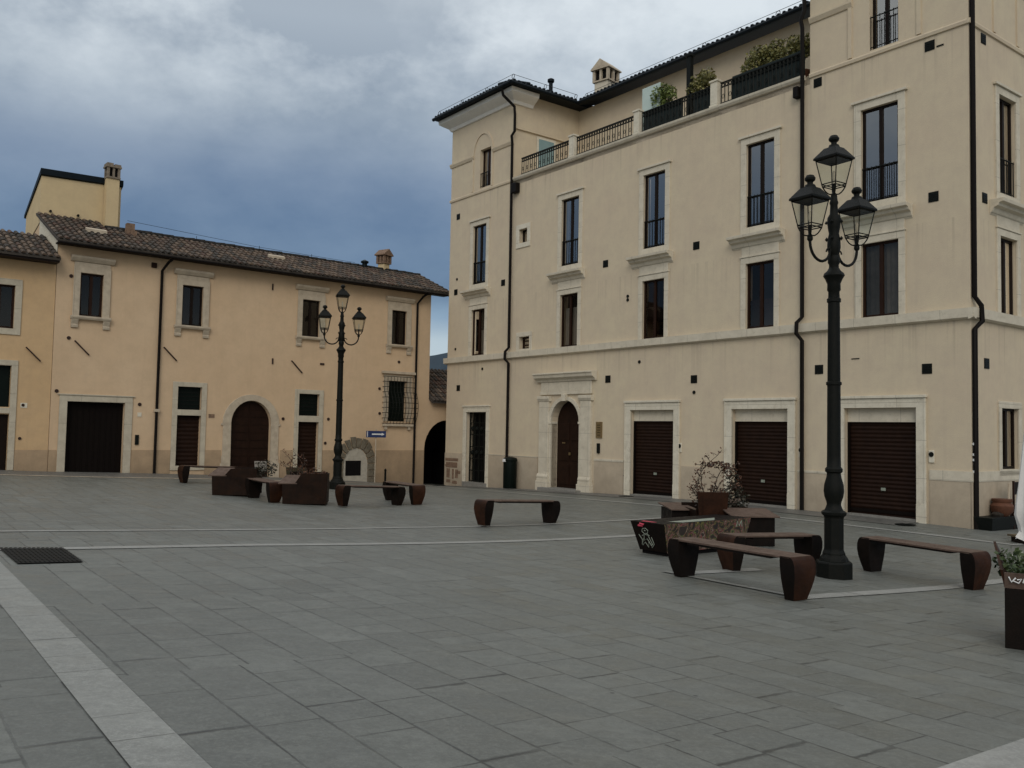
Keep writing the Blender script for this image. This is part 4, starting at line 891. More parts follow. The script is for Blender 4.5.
# ------------------------------------------------------------------ street lamps
def lamp(name,label,loc,yaw,group):
    root=empty(name,label,'street lamp',loc,yaw,group)
    a=MB(Matrix.Rotation(0,4,'Z'))
    a.lathe([(.225,0),(.225,.19),(.215,.21),(.20,.215)],0,0,8,R(22.5)); a.lathe([(.180,.21),(.165,.25),(.13,.30)],0,0,16)
    a.lathe([(.15,.20),(.145,.26),(.14,.31),(.120,.35)],0,0,8,R(22.5))
    base=a.build('base',M['castiron'],root,bevel=.010)
    a=MB(); a.lathe([(.125,.33),(.118,.36),(.118,.74),(.128,.76),(.15,.78),(.155,.81),(.13,.83)],0,0,8,R(22.5)); a.build('pedestal',M['castiron'],root)
    a=MB(); a.lathe([(.12,.82),(.10,.86),(.085,.90),(.088,.93),(.112,1.0),(.122,1.07),(.115,1.15),(.09,1.24),(.083,1.29),(.105,1.31),(.105,1.345),(.085,1.37),
       (.082,1.50),(.080,2.38),(.094,2.39),(.094,2.42),(.078,2.43),(.072,3.42),(.085,3.43),(.085,3.47),(.070,3.48),(.068,3.56),(.082,3.58),(.080,3.66),(.105,3.72),(.13,3.76),(.12,3.79),(.085,3.82),(.062,3.86)],0,0,18)
    a.build('shaft',M['castiron'],root,smooth=True)
    a=MB(); a.lathe([(.062,3.84),(.058,3.90),(.075,3.93),(.070,3.99),(.055,4.02),(.07,4.06),(.082,4.12),(.078,4.22),(.060,4.30),(.072,4.36),(.082,4.44),(.078,4.50),(.05,4.55),(.045,4.66),(.055,4.69),(.045,4.72),(.036,4.80)],0,0,14)
    for k in range(4):
        w=k*math.pi/2+.4; a.lathe([(.001,4.20),(.022,4.23),(.001,4.26)],.09*math.cos(w),.09*math.sin(w),6); a.lathe([(.001,4.42),(.02,4.44),(.001,4.47)],.095*math.cos(w),.095*math.sin(w),6)
    a.build('collar',M['castiron'],root,smooth=True)
    for sx in (-1,1):
        a=MB(); pts=[]
        for k in range(13):
            w=math.pi*k/12; pts.append((sx*(.265-.195*math.cos(w)),0,4.10-.20*math.sin(w) + (.04*k/12)))
        a.tube([(sx*.06,0,4.16)]+pts+[(sx*.46,0,4.21)],.018,7); a.tube([(sx*(.10+.05*math.cos(w)),0,4.05+.045*math.sin(w)) for w in [j*math.pi/4 for j in range(7)]],.011,5)
        a.lathe([(.02,4.14),(.035,4.16),(.035,4.19),(.02,4.21)],sx*.46,0,8); a.build('arm',M['castiron'],root,smooth=True)
    def lantern(x,zb):
        a=MB(Matrix.Translation((x,0,zb)))
        hb,ht,H=.098,.155,.34                      # half widths of glass bottom and top
        # roof
        q=.178
        a.add([(-q,-q,H),(q,-q,H),(q,q,H),(-q,q,H),(-q,-q,H+.022),(q,-q,H+.022),(q,q,H+.022),(-q,q,H+.022),(-.085,-.085,H+.15),(.085,-.085,H+.15),(.085,.085,H+.15),(-.085,.085,H+.15)],
          [(0,3,2,1),(0,1,5,4),(1,2,6,5),(2,3,7,6),(3,0,4,7),(4,5,9,8),(5,6,10,9),(6,7,11,10),(7,4,8,11),(8,9,10,11)])
        a.lathe([(.075,H+.155),(.06,H+.19),(.035,H+.20),(.035,H+.225),(.062,H+.25),(.066,H+.275),(.045,H+.31),(.001,H+.325)],0,0,12)
        top=a.build('lantern',M['castiron'],root)
        b=MB(Matrix.Translation((x,0,zb)))
        for sx in (-1,1):
            for sy in (-1,1): b.tube([(sx*ht,sy*ht,H),(sx*hb,sy*hb,0)],.0075,5)
        for z,hh in ((0,hb),(.03,hb+.008),(H-.01,ht)):
            c=[(-hh,-hh,z),(hh,-hh,z),(hh,hh,z),(-hh,hh,z),(-hh,-hh,z)]
            for p0,p1 in zip(c[:-1],c[1:]): b.tube([p0,p1],.0075,4)
        for sx,sy in ((-1,-1),(1,-1),(1,1),(-1,1)):
            b.tube([(sx*hb*(1-t_)**.6 if t_<1 else 0,sy*hb*(1-t_)**.6 if t_<1 else 0,-.105*math.sin(t_*math.pi/2)) for t_ in (0,.25,.5,.75,1)],.009,5)
        b.lathe([(.02,-.13),(.035,-.11),(.03,-.09),(.018,-.08),(.016,.02),(.03,.03)],0,0,8); b.build('lantern_cage',M['castiron'],top)
        g_=MB(Matrix.Translation((x,0,zb)))
        e=.004
        for k in range(4):
            w=Matrix.Rotation(k*math.pi/2,3,'Z'); pts=[(-hb+.01,-hb-e,.01),(hb-.01,-hb-e,.01),(ht-.01,-ht-e,H-.02),(-ht+.01,-ht-e,H-.02)]
            g_.add([tuple(w@Vector(p)) for p in pts],[(0,1,2,3)])
        g_.build('glass',M['lampglass'],top)
        l_=MB(Matrix.Translation((x,0,zb))); l_.lathe([(.015,.02),(.015,.08),(.022,.10),(.022,.17),(.010,.20)],0,0,8); l_.build('bulb',M['trim2'],top,smooth=True)
    lantern(0,4.90); lantern(-.46,4.31); lantern(.46,4.31)
    return root
HL=5.565
lamp('street_lamp','tall black three-lantern lamp post standing nearest, between the two right benches',(4.02,11.05,gs(4.02,11.05)-.01),R(33),'three-lantern street lamps')
lamp('street_lamp','black three-lantern lamp post farther off, in front of the low ochre palazzo',(-4.66,24.0,gs(-4.66,24.0)-.01),R(16),'three-lantern street lamps')

# ------------------------------------------------------------------ benches
def bench(label,NL,NR,W=.335,H=.445,dz=0):
    dx,dy=NR[0]-NL[0],NR[1]-NL[1]; L_=math.hypot(dx,dy); yaw=math.atan2(dy,dx)
    cx,cy=(NL[0]+NR[0])/2-math.sin(yaw)*W/2,(NL[1]+NR[1])/2+math.cos(yaw)*W/2
    root=empty('bench',label,'bench',(cx,cy,gs(cx,cy)+.004),yaw,'corten steel benches of the piazza')
    # follow the slope of the paving
    za,zb=gs(cx-math.cos(yaw)*L_/2,cy-math.sin(yaw)*L_/2),gs(cx+math.cos(yaw)*L_/2,cy+math.sin(yaw)*L_/2)
    root.rotation_euler=(0,-math.atan2(zb-za+dz,L_),yaw)
    h=L_/2
    a=MB(); a.m=0
    a.box(-h+.05,h-.05,-W/2,W/2,H-.022,H); 
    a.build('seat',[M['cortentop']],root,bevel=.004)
    for s in (-1,1):
        # lofted hollow-looking foot: bulging outside, tapering to the ground
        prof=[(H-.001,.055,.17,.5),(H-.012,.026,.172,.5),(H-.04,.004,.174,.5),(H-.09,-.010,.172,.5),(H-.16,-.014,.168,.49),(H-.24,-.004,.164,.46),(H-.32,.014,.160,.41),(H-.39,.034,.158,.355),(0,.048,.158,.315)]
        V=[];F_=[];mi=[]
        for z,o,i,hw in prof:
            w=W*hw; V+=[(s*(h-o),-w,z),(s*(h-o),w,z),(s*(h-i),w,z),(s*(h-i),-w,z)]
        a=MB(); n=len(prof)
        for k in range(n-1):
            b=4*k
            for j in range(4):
                F_=(b+j,b+(j+1)%4,b+4+(j+1)%4,b+4+j); a.f.append(list(F_)); a.mi.append(0 if j==0 else 1)  # inner face coloured dark as if unlit, like the sides
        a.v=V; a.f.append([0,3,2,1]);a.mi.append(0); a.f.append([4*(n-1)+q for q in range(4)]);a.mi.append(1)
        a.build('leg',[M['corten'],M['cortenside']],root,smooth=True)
    a=MB(); a.box(-h+.30,h-.30,-W/2+.01,W/2-.01,H-.045,H-.0225); a.build('under_frame',M['cortenside'],root)
    return root
bench('rust-brown steel bench nearest of all, left of the tall lamp post',(1.87,10.49),(2.86,8.98))
bench('rust-brown steel bench behind the nearest bench, its right end at the lamp post',(2.78,11.05),(4.08,11.66))
bench('rust-brown steel bench standing alone in the middle of the piazza',(-.42,15.5),(.93,16.6),dz=-.06)
bench('long rust-brown steel bench on the right, between the lamp post and the cut-off planter',(4.59,11.76),(5.41,10.40))
bench('rust-brown steel bench at the foot of the farther lamp post, facing us lengthwise',(-3.55,18.95),(-2.36,20.0),dz=-.05)
bench('rust-brown steel bench turned sideways behind the bench at the farther lamp',(-3.05,21.3),(-2.2,20.1))
bench('rust-brown steel bench at far left with one end hidden behind a planter',(-8.32,22.6),(-7.2,23.6))
bench('rust-brown steel bench wedged between the two left planters',(-5.95,20.0),(-5.15,19.05))

# ------------------------------------------------------------------ planters
def tub(mb,x0,x1,y0,y1,h,fl=.06,th=.02,hf=None):
    hf=hf or [h]*4
    B=[(x0,y0),(x1,y0),(x1,y1),(x0,y1)]; T=[(x0-fl,y0-fl),(x1+fl,y0-fl),(x1+fl,y1+fl),(x0-fl,y1+fl)]
    for k in range(4):
        a,b=B[k],B[(k+1)%4]; c,d=T[(k+1)%4],T[k]; H_=hf[k]
        nx_,ny_=[(0,-1),(1,0),(0,1),(-1,0)][k]
        V=[(a[0],a[1],0),(b[0],b[1],0),(c[0],c[1],H_),(d[0],d[1],H_)]; V2=[(p[0]-nx_*th,p[1]-ny_*th,p[2]) for p in V]
        mb.add(V+V2,[(0,1,2,3),(7,6,5,4),(0,4,5,1),(1,5,6,2),(2,6,7,3),(3,7,4,0)])
def seatbox(root,x0,x1,y0,y1,h=.43,tilt=.10,name='seat_box'):
    a=MB(); a.box(x0,x1,y0,y1,0,h-.02); o=a.build(name,M['cortenside'],root,bevel=.004)
    a=MB(); t_=.018
    a.add([(x0-.03,y0-.06,h),(x1+.06,y0-.06,h),(x1+.0,y1,h+tilt),(x0-.06,y1,h+tilt),(x0-.03,y0-.06,h-t_),(x1+.06,y0-.06,h-t_),(x1,y1,h+tilt-t_),(x0-.06,y1,h+tilt-t_)],[(0,1,2,3),(7,6,5,4),(0,4,5,1),(1,5,6,2),(2,6,7,3),(3,7,4,0)])
    a.build('seat_plate',M['cortentop'],o); return o
def leaves(mb,cx,cy,cz,rx,ry,rz,n,size,r,shell=.0,squash=1.):
    for _ in range(n):
        while True:
            p=Vector((r.uniform(-1,1),r.uniform(-1,1),r.uniform(-1,1)))
            if shell<p.length<1: break
        c=Vector((cx+p.x*rx,cy+p.y*ry,cz+p.z*rz)); s_=size*r.uniform(.6,1.3)
        a=Vector((r.uniform(-1,1),r.uniform(-1,1),r.uniform(-.6,.9))).normalized(); b=a.cross(Vector((r.uniform(-1,1),r.uniform(-1,1),r.uniform(-1,1)))).normalized()
        mb.add([tuple(c-a*s_*.5),tuple(c+b*s_*.28),tuple(c+a*s_*.5),tuple(c-b*s_*.28)],[(0,1,2,3)]); t_=r.random(); mb.col.append((t_,t_,t_,1))
def foliage(name,mb,mat,parent=None):
    col=mb.col; mb.col=None; o=mb.build(name,M[mat],parent)
    at_=o.data.color_attributes.new('tint','FLOAT_COLOR','CORNER'); buf=[]
    for p in o.data.polygons: buf+=list(col[min(p.index,len(col)-1)])*p.loop_total
    at_.data.foreach_set('color',buf); return o
# right planter
gx,gy=3.30,14.1
PR=empty('planter','rust-brown steel planter with seats and a rose bush, behind the painted block','planter',(gx,gy,gs(gx,gy)),R(4),'corten planters')
a=MB(); tub(a,-.28,.62,.15,.95,.52,.05,hf=[.52,.52,.56,.50]); a.build('tub',M['cortendk'],PR)
a=MB(); a.add([(-.26,.04,0),(.12,.04,0),(.16,-.02,.80),(-.34,-.02,.80),(-.26,.07,0),(.12,.07,0),(.16,.01,.80),(-.34,.01,.80)],[(0,1,2,3),(7,6,5,4),(0,4,5,1),(1,5,6,2),(2,6,7,3),(3,7,4,0)]); a.build('tall_panel',M['corten'],PR)
a=MB(); a.box(-.24,.58,.2,.9,.38,.42); a.build('soil',M['soil'],PR)
seatbox(PR,.13,.80,-.32,.10,.46,.09); seatbox(PR,-.60,-.24,.55,1.3,.48,.05)
a=MB(); a.add([(.32,1.0,.45),(.62,1.0,.45),(.75,1.12,.62),(.25,1.12,.62),(.32,1.02,.45),(.62,1.02,.45),(.75,1.14,.62),(.25,1.14,.62)],[(0,1,2,3),(7,6,5,4),(0,4,5,1),(1,5,6,2),(2,6,7,3),(3,7,4,0)]); a.build('flared_back',M['cortentop'],PR)
r=random.Random(21)
# rose bush
RB=empty('rose_bush','straggling rose bush with rusty leaves growing in the planter by the garages','shrub',(gx-.02,gy+.5,gs(gx,gy)+.42),0)
st=MB(); lf=MB(); lf.col=[]; ld=MB(); ld.col=[]
def stem(p0,p1,bend,rad=.011):
    pts=[];P0,P1_=Vector(p0),Vector(p1)
    for k in range(8):
        t_=k/7; q=P0.lerp(P1_,t_)+Vector(bend)*math.sin(t_*math.pi)+Vector((r.uniform(-.012,.012),r.uniform(-.012,.012),r.uniform(-.01,.01))); pts.append(tuple(q))
    st.tube(pts,rad,5,rad*.4); return pts
for p1,bd in (((-.22,0,.52),(-.05,0,0)),((-.13,.05,.78),(-.10,0,.03)),((.12,0,.95),(-.22,0,.08)),((.36,.05,.72),(-.02,0,.30)),((.5,0,.42),(.02,0,.2)),((.30,.1,.62),(.1,0,.05)),((-.28,0,.40),(-.02,.02,0)),((.18,.1,.5),(0,0,0)),((.05,-.1,.42),(0,0,0)),((.42,.1,.5),(0,0,0))):
    pts=stem((r.uniform(-.12,.22),r.uniform(-.1,.1),-.02),p1,bd)
    for p in pts[2:]:
        for q in range(3): stp=(p[0]+r.uniform(-.12,.12),p[1]+r.uniform(-.1,.1),p[2]+r.uniform(-.03,.12)); st.tube([p,stp],.004,4); leaves(lf,*stp,.045,.045,.045,4,.045,r)
leaves(lf,.08,0,.80,.24,.12,.06,140,.05,r); leaves(lf,.30,0,.72,.14,.1,.12,110,.05,r)
leaves(ld,.42,.05,.24,.24,.2,.24,330,.055,r); leaves(ld,.38,.05,.5,.12,.1,.25,120,.05,r); leaves(ld,.02,0,.10,.2,.1,.12,120,.05,r)
st.build('stems',M['branch'],RB); foliage('leaves',lf,'leafrust',RB); foliage('lower_leaves',ld,'leafdark',RB)
# left planters
def planterL(label,loc,yaw,sgn=1,W=.92,hh=.65):
    root=empty('planter',label,'planter',(*loc,gs(*loc)),yaw,'corten planters')
    a=MB(); a.add([(.0,0,0),(W,0,0),(W+.02,-.03,hh),(.42*W,-.03,hh),(.27*W,-.01,.44),(-.02,-.01,.44),(.0,.02,0),(W,.02,0),(W+.02,-.01,hh),(.42*W,-.01,hh),(.27*W,.01,.44),(-.02,.01,.44)],
        [(0,1,2,3,4,5),(11,10,9,8,7,6)]+[(i,6+i,6+(i+1)%6,(i+1)%6) for i in range(6)]); a.build('front_panel',M['cortendk'],root)
    a=MB(); a.box(W-.03,W,.03,.85,0,hh-.02); a.box(.02,.04,.03,.85,0,.42); a.box(.05,W-.04,.83,.85,0,hh); a.build('side_panels',M['cortendk'],root)
    a=MB(); a.add([(-.10,-.02,.445),(.32*W,-.02,.445),(.42*W,.42,.60),(.02,.42,.60),(-.10,-.02,.425),(.32*W,-.02,.425),(.42*W,.42,.58),(.02,.42,.58)],[(0,1,2,3),(7,6,5,4),(0,4,5,1),(1,5,6,2),(2,6,7,3),(3,7,4,0)]); a.build('seat_plate',M['cortentop'],root)
    q0,q1=(-.05,.45*W) if sgn>0 else (.78*W,1.1*W)
    a=MB(); a.add([(q0+.03,.84,.52),(q1,.84,.52),(q1-.02,.92,.74),(q0,.92,.74),(q0+.03,.86,.52),(q1,.86,.52),(q1-.02,.94,.74),(q0,.94,.74)],[(0,1,2,3),(7,6,5,4),(0,4,5,1),(1,5,6,2),(2,6,7,3),(3,7,4,0)]); a.build('back_panel',M['olivesteel'] if sgn>0 else M['palesteel'],root)
    a=MB(); a.box(.06,W-.05,.05,.82,.3,.46); a.build('soil',M['soil'],root)
    return root
planterL('rust-brown steel planter with a seat, just left of the farther lamp post',(-4.86,19.06),R(8))
planterL('rust-brown steel planter in front of the arched doorway of the ochre palazzo',(-6.70,20.05),R(6),-1,.95,.60)
r=random.Random(31)
B2=empty('shrub','thin yellowing shrub growing in the planter left of the farther lamp','shrub',(-4.75,19.55,gs(-4.8,19.5)+.45),0)
st=MB(); lf=MB(); lf.col=[]
for k in range(9):
    p1=(r.uniform(-.32,.62),r.uniform(-.1,.15),r.uniform(.3,.72)); pts=stem((r.uniform(-.05,.35),0,0),p1,(r.uniform(-.1,.1),0,.05),.009)
    for p in pts[3:]: leaves(lf,*p,.07,.06,.06,5,.05,r)
st.build('stems',M['branch'],B2); foliage('leaves',lf,'leafrust',B2)
lf=MB(); lf.col=[]; leaves(lf,0,0,.16,.28,.18,.20,330,.06,r); B3=foliage('low_shrub',lf,'leafdark'); B3.location=(-5.62,20.45,gs(-5.6,20.4)+.50); tag(B3,'low dark bush in the planter in front of the arched doorway','shrub')
lf=MB(); lf.col=[]; leaves(lf,0,0,.05,.30,.12,.09,170,.05,r); B4=foliage('low_shrub',lf,'leafrust'); B4.location=(-4.25,19.45,gs(-4.2,19.4)+.62); tag(B4,'low reddish plants along the rim of the planter by the farther lamp','shrub')
# cut-off planter at the right edge
px_,py_=3.97,7.16
PN=empty('planter','dark steel planter with white scribble on its rim, cut by the right edge','planter',(px_,py_,gs(px_,py_)),R(-31),'corten planters')
a=MB(); a.box(0,.95,0,.9,0,.47); a.build('body',M['cortenside'],PN,bevel=.004)
a=MB(); a.add([(0,-.004,.475),(1.0,-.004,.475),(1.0,-.03,.60),(0,-.03,.60),(0,.02,.475),(1.0,.02,.475),(1.0,-.01,.60),(0,-.01,.60)],[(0,1,2,3),(7,6,5,4),(0,4,5,1),(1,5,6,2),(2,6,7,3),(3,7,4,0)]); rim=a.build('rim',M['cortentop'],PN)
a=MB(); a.add([(.0,0,.475),(.0,.9,.475),(-.12,.98,.74),(-.03,-.03,.62),(.02,0,.475),(.02,.9,.475),(-.10,.98,.74),(-.01,-.03,.62)],[(0,1,2,3),(7,6,5,4),(0,4,5,1),(1,5,6,2),(2,6,7,3),(3,7,4,0)]); a.build('side_flap',M['corten'],PN)
def squig(mb,pts,rad=.006,y=-.04): mb.tube([(p[0],y,p[1]) for p in pts],rad,5)
a=MB(); squig(a,[(.03,.57),(.05,.53),(.08,.565),(.06,.54),(.10,.525),(.12,.56),(.09,.55)],.006,-.032); squig(a,[(.13,.53),(.14,.57),(.16,.53),(.165,.56),(.18,.535),(.20,.55)],.006,-.032); squig(a,[(.22,.56),(.23,.53),(.26,.57),(.28,.53),(.30,.56)],.006,-.032); a.build('scribble',M['white'],rim)
a=MB(); a.box(.03,.93,.03,.87,.471,.50); a.build('soil',M['soil'],PN)
r=random.Random(41); lf=MB(); lf.col=[]; leaves(lf,.42,.42,.06,.47,.42,.15,1500,.045,r); leaves(lf,0.02,.5,.10,.12,.25,.14,140,.05,r)
PL=empty('bedding_plants','green and white bedding plants filling the cut-off planter at the right','plants',(px_,py_,gs(px_,py_)+.52),R(-31))
foliage('leaves',lf,'leafbedding',PL); lf=MB(); lf.col=[]; leaves(lf,.42,.5,.15,.42,.36,.08,190,.05,r); foliage('flowers',lf,'leafpale',PL)
# painted block
gx,gy=2.18,12.30
PB=empty('painted_block','low steel block covered in colourful graffiti, behind the nearest bench','street furniture',(gx,gy,gs(gx,gy)),R(39.6))
a=MB(); L_,W_=1.75,.50; H_=.455
a.box(.03,L_,.03,W_-.02,0,.06); a.build('plinth',M['black'],PB)
V=[(.0,0,.05),(L_,0,.05),(L_,W_,.05),(0,W_,.05),(-.13,-.05,H_),(L_+.1,-.05,H_),(L_+.1,W_+.07,H_),(-.13,W_+.07,H_)]
a=MB(); a.add(V,[(0,3,2,1),(4,5,6,7),(1,2,6,5),(2,3,7,6),(3,0,4,7)]); bo=a.build('body',M['cortenside'],PB)
a=MB(); a.add([(V[0][0],V[0][1]-.004,V[0][2]),(V[1][0],V[1][1]-.004,V[1][2]),(V[5][0],V[5][1]-.004,V[5][2]),(V[4][0],V[4][1]-.004,V[4][2])],[(0,1,2,3)]); a.build('graffiti',M['graffiti'],bo)
a=MB(); a.add([(.3,-.02,H_+.004),(1.0,-.03,H_+.004),(1.3,.2,H_+.004),(.2,.16,H_+.004)],[(0,1,2,3)]); a.build('paint_splash',M['greypaint'],bo)
a=MB(); a.add([(-.07,.2,H_+.004),(.0,.18,H_+.004),(.02,.45,H_+.004),(-.08,.42,H_+.004)],[(0,1,2,3)])
def onleft(t_,z): # t_ 0..1 along left face from near corner, z height
    f_=(z-.05)/(H_-.05); return (-.13*f_-.006, (0-.05*f_)+t_*(W_+.12*f_), z)
a.tube([onleft(t_,z) for t_,z in ((.72,.43),(.60,.42),(.66,.40),(.78,.40))],.016,6); a.build('pink_paint',M['pinkpaint'],bo)
a=MB()
for pts in (((.72,.32),(.68,.36),(.58,.37),(.52,.34),(.55,.30),(.66,.29),(.72,.32)),((.50,.27),(.62,.28),(.75,.26)),((.55,.29),(.52,.22),(.45,.14),(.58,.17),(.62,.10),(.7,.17),(.82,.12)),((.85,.27),(.78,.20),(.84,.13),(.72,.22)),((.5,.12),(.6,.22),(.72,.19),(.68,.27)),((.64,.34),(.60,.33)),((.45,.25),(.4,.15),(.5,.1))):
    a.tube([onleft(t_,z) for t_,z in pts],.0055,5)
a.build('grey_scribble',M['greypaint'],bo)
a=MB()
for pts in (((1.50,.34),(1.51,.42),(1.56,.35),(1.61,.42),(1.63,.34)),):
    a.tube([(p[0],-.05*((p[1]-.05)/(H_-.05))-.010,p[1]) for p in pts],.008,5)
a.build('white_scribble',M['greypaint'],bo)

# ------------------------------------------------------------------ small things
def at1(x,y): q=f1(x,y); return (q[0],q[1],gs(*q))
q=at1(-13.95,-.30); tb=empty('litter_bin','dark green cylindrical litter bin beside the left downpipe','litter bin',q,A1)
a=MB(); a.lathe([(.19,0),(.21,.03),(.215,.86),(.225,.87)],0,0,16); a.build('body',M['darkgreen'],tb,smooth=True)
a=MB(); a.lathe([(.23,.87),(.235,.90),(.20,.96),(.06,1.0),(.001,1.0)],0,0,16); a.build('lid',M['darkgreen'],tb,smooth=True)
a=MB(); a.prism([(-.07,.84),(.07,.84),(.05,.93),(-.05,.93)],-.25,-.23); a.build('label_plate',M['white'],tb)
q=f3(-2.42,-.45); sg=empty('street_sign','blue street sign with white arrow on a thin grey pole','sign',(*q,gs(*q)),A3)
a=MB(); a.tube([(0,0,0),(0,0,1.72-gs(*q)-.05)],.018,6); a.build('pole',M['trim2'],sg)
zz=1.50-gs(*q); a=MB(); a.box(-.39,.37,-.035,-.02,zz-.11,zz+.11); pl=a.build('panel',M['sign_blue'],sg)
a=MB(); a.prism([(-.18,zz-.022),(.20,zz-.022),(.20,zz-.05),(.31,zz),(.20,zz+.05),(.20,zz+.022),(-.18,zz+.022)],-.040,-.0355); a.box(-.36,-.34,-.040,-.0355,zz-.09,zz+.09); a.build('arrow',M['white'],pl)
q=f3(-1.95,-.35); a=MB(); a.lathe([(.05,0),(.05,.02),(.035,.03),(.035,.42),(.05,.44),(.001,.50)],0,0,8); b_=a.build('bollard',M['iron'],smooth=True); b_.location=(*q,gs(*q)); tag(b_,'short dark iron bollard in front of the ochre plinth by the alley','bollard')
# things along the short side of the tall palazzo
q=f1(.20,.98); tr=empty('trough_planter','long black trough standing against the cream wall by the corner pipe','planter',(*q,gs(*q)),A2)
a=MB(); a.add([(-.95,-.14,0),(.9,-.14,0),(.9,.14,0),(-.95,.14,0),(-1.0,-.17,.25),(.94,-.17,.25),(.94,.17,.25),(-1.0,.17,.25)],[(0,3,2,1),(0,1,5,4),(1,2,6,5),(2,3,7,6),(3,0,4,7),(4,5,6,7)]); a.build('box',M['iron'],tr,bevel=.01)
a=MB(); r=random.Random(51)
for k in range(5): a.lathe([(.001,.22),(.10,.24),(.12,.29),(.06,.33),(.001,.34)],-.4+k*.2+r.uniform(-.03,.03),0,8)
a.build('soil_heap',M['soil'],tr)
q=f1(.22,.72); po=empty('flower_pot','round terracotta pot standing on the black trough','flower pot',(q[0],q[1],gs(*q)+.24),0)
a=MB(); a.lathe([(.10,0),(.19,.09),(.205,.20),(.16,.26),(.18,.29),(.18,.33),(.14,.33)],0,0,14); a.build('pot',M['terracotta'],po,smooth=True)
q=f1(.30,1.12); ch=empty('folded_chair','dark brown folded wooden chair leaning on the wall behind the white parasol','chair',(q[0],q[1],gs(*q)),A2)
a=MB(); a.box(-.20,-.16,-.05,-.02,0,.92); a.box(.10,.14,-.05,-.02,0,.92); a.build('frame',M['woodr'],ch)
a=MB(); a.box(-.159,.099,-.048,-.022,.66,.90); a.build('backrest',M['wood'],ch); a=MB(); a.box(-.159,.099,-.04,.02,.12,.46); a.build('seat',M['wood'],ch)
a=MB(); a.tube([(-.28,.02,.1),(-.24,.02,.88)],.02,6); a.build('pale_pole',M['trim2'],ch)
# closed parasol, its canopy hanging in folds
X_,Y_=7.12,12.05
pu=empty('parasol','closed white canvas parasol at the right edge of the photo','parasol',(X_,Y_,gs(X_,Y_)),0)
a=MB(); V=[];n=40;rings=[(.0,2.75),(.05,2.6),(.09,2.2),(.14,1.7),(.19,1.2),(.22,.9),(.235,.75),(.20,.62),(.19,.52),(.235,.44)]
r=random.Random(3)
for k,(rad,z) in enumerate(rings):
    for i in range(n):
        w=2*math.pi*i/n; rr_=rad*(1+.17*math.cos(8*w+k*.12)+.05*math.sin(3*w+k)); V.append((rr_*math.cos(w),rr_*math.sin(w),z+.03*math.sin(5*w)*(k>6)))
a.add(V,[(k*n+i,k*n+(i+1)%n,(k+1)*n+(i+1)%n,(k+1)*n+i) for k in range(len(rings)-1) for i in range(n)]); a.build('canopy',M['cloth'],pu,smooth=True)
a=MB(); a.lathe([(.025,.05),(.025,2.85)],0,0,10); a.build('pole',M['iron'],pu); a=MB(); a.box(-.28,.28,-.28,.28,0,.07); a.build('base',M['iron'],pu,bevel=.01)
# timber platform
q=(9.02,14.62); dk=empty('timber_platform','low weathered timber platform at the right edge','platform',(*q,gs(*q)),R(5))
a=MB()
for k in range(9): a.box(-.55,1.4,-.45+k*.11,-.45+k*.11+.10,.11,.14)
a.build('boards',M['deckwood'],dk); a=MB(); a.box(-.5,1.35,-.42,.5,0,.108); a.build('frame',M['wood'],dk)
for lab,(x,y),w_2,h_2 in (('dark round manhole cover by the gate door at the left end of the tall palazzo',f1(-16.9,-1.0),.42,.30),
      ('dark manhole cover in front of the narrowest garage shutter',f1(-8.6,-.55),.40,.22),('dark manhole cover by the corner of the tall palazzo',f1(-.9,-.75),.38,.22)):
    m_=empty('manhole_cover',lab,'manhole cover',(x,y,gs(x,y)+.012),A1,'manhole covers along the tall palazzo')
    a=MB(); a.lathe([(w_2*.5,0),(w_2*.5,.006),(w_2*.43,.007)],0,0,20); a.build('rim',M['iron'],m_)
    a=MB()
    for k in range(5): a.box(-w_2*.34,w_2*.34,-w_2*.3+k*w_2*.14,-w_2*.3+k*w_2*.14+.02,.0072,.010)
    a.build('tread',M['iron'],m_)
# plants on the roof terrace (stand on the terrace : top level)
def terr(x,y,z): q=f1(x,y); return (q[0],q[1],z)
r=random.Random(61)
for label,x,y,rx,rz,n,mat in (('bright green bush on the roof terrace beside the glass windbreak',-8.35,.42,.45,.46,1300,'leaf'),('light green bush on the roof terrace left of the third white post',-7.0,.42,.50,.46,1300,'leafolive'),
      ('wide olive-green hedge at the right end of the roof terrace',-5.0,.45,.75,.46,2600,'leafolive'),('tall olive shrub on the terrace against the right tower',-4.05,.5,.42,.46,1300,'leafolive')):
    e_=empty('terrace_shrub',label,'shrub',terr(x,y,9.8),A1,'shrubs on the roof terrace')
    a=MB(); a.lathe([(.17,0),(.22,.35),(.22,.38),(.18,.38)],0,0,12); a.build('pot',M['terracotta'],e_,smooth=True)
    lf=MB(); lf.col=[]
    for q in range(9): leaves(lf,r.uniform(-.6,.6)*rx,r.uniform(-.1,.1),.92+r.uniform(-.25,.5)*rz,rx*.5,.2,rz*.5,n//9,.085,r)
    foliage('leaves',lf,mat,e_)
    st=MB()
    for q in range(6): st.tube([(0,0,.35),(r.uniform(-.3,.3)*rx,0,.6),(r.uniform(-.8,.8)*rx,r.uniform(-.1,.1),.95)],.012,5)
    st.build('stems',M['branch'],e_)

# ------------------------------------------------------------------ scale to metres
S=Matrix.Scale(K,4)
for me in bpy.data.meshes: me.transform(S); me.update()
for o in bpy.data.objects: o.location=Vector(o.location)*K

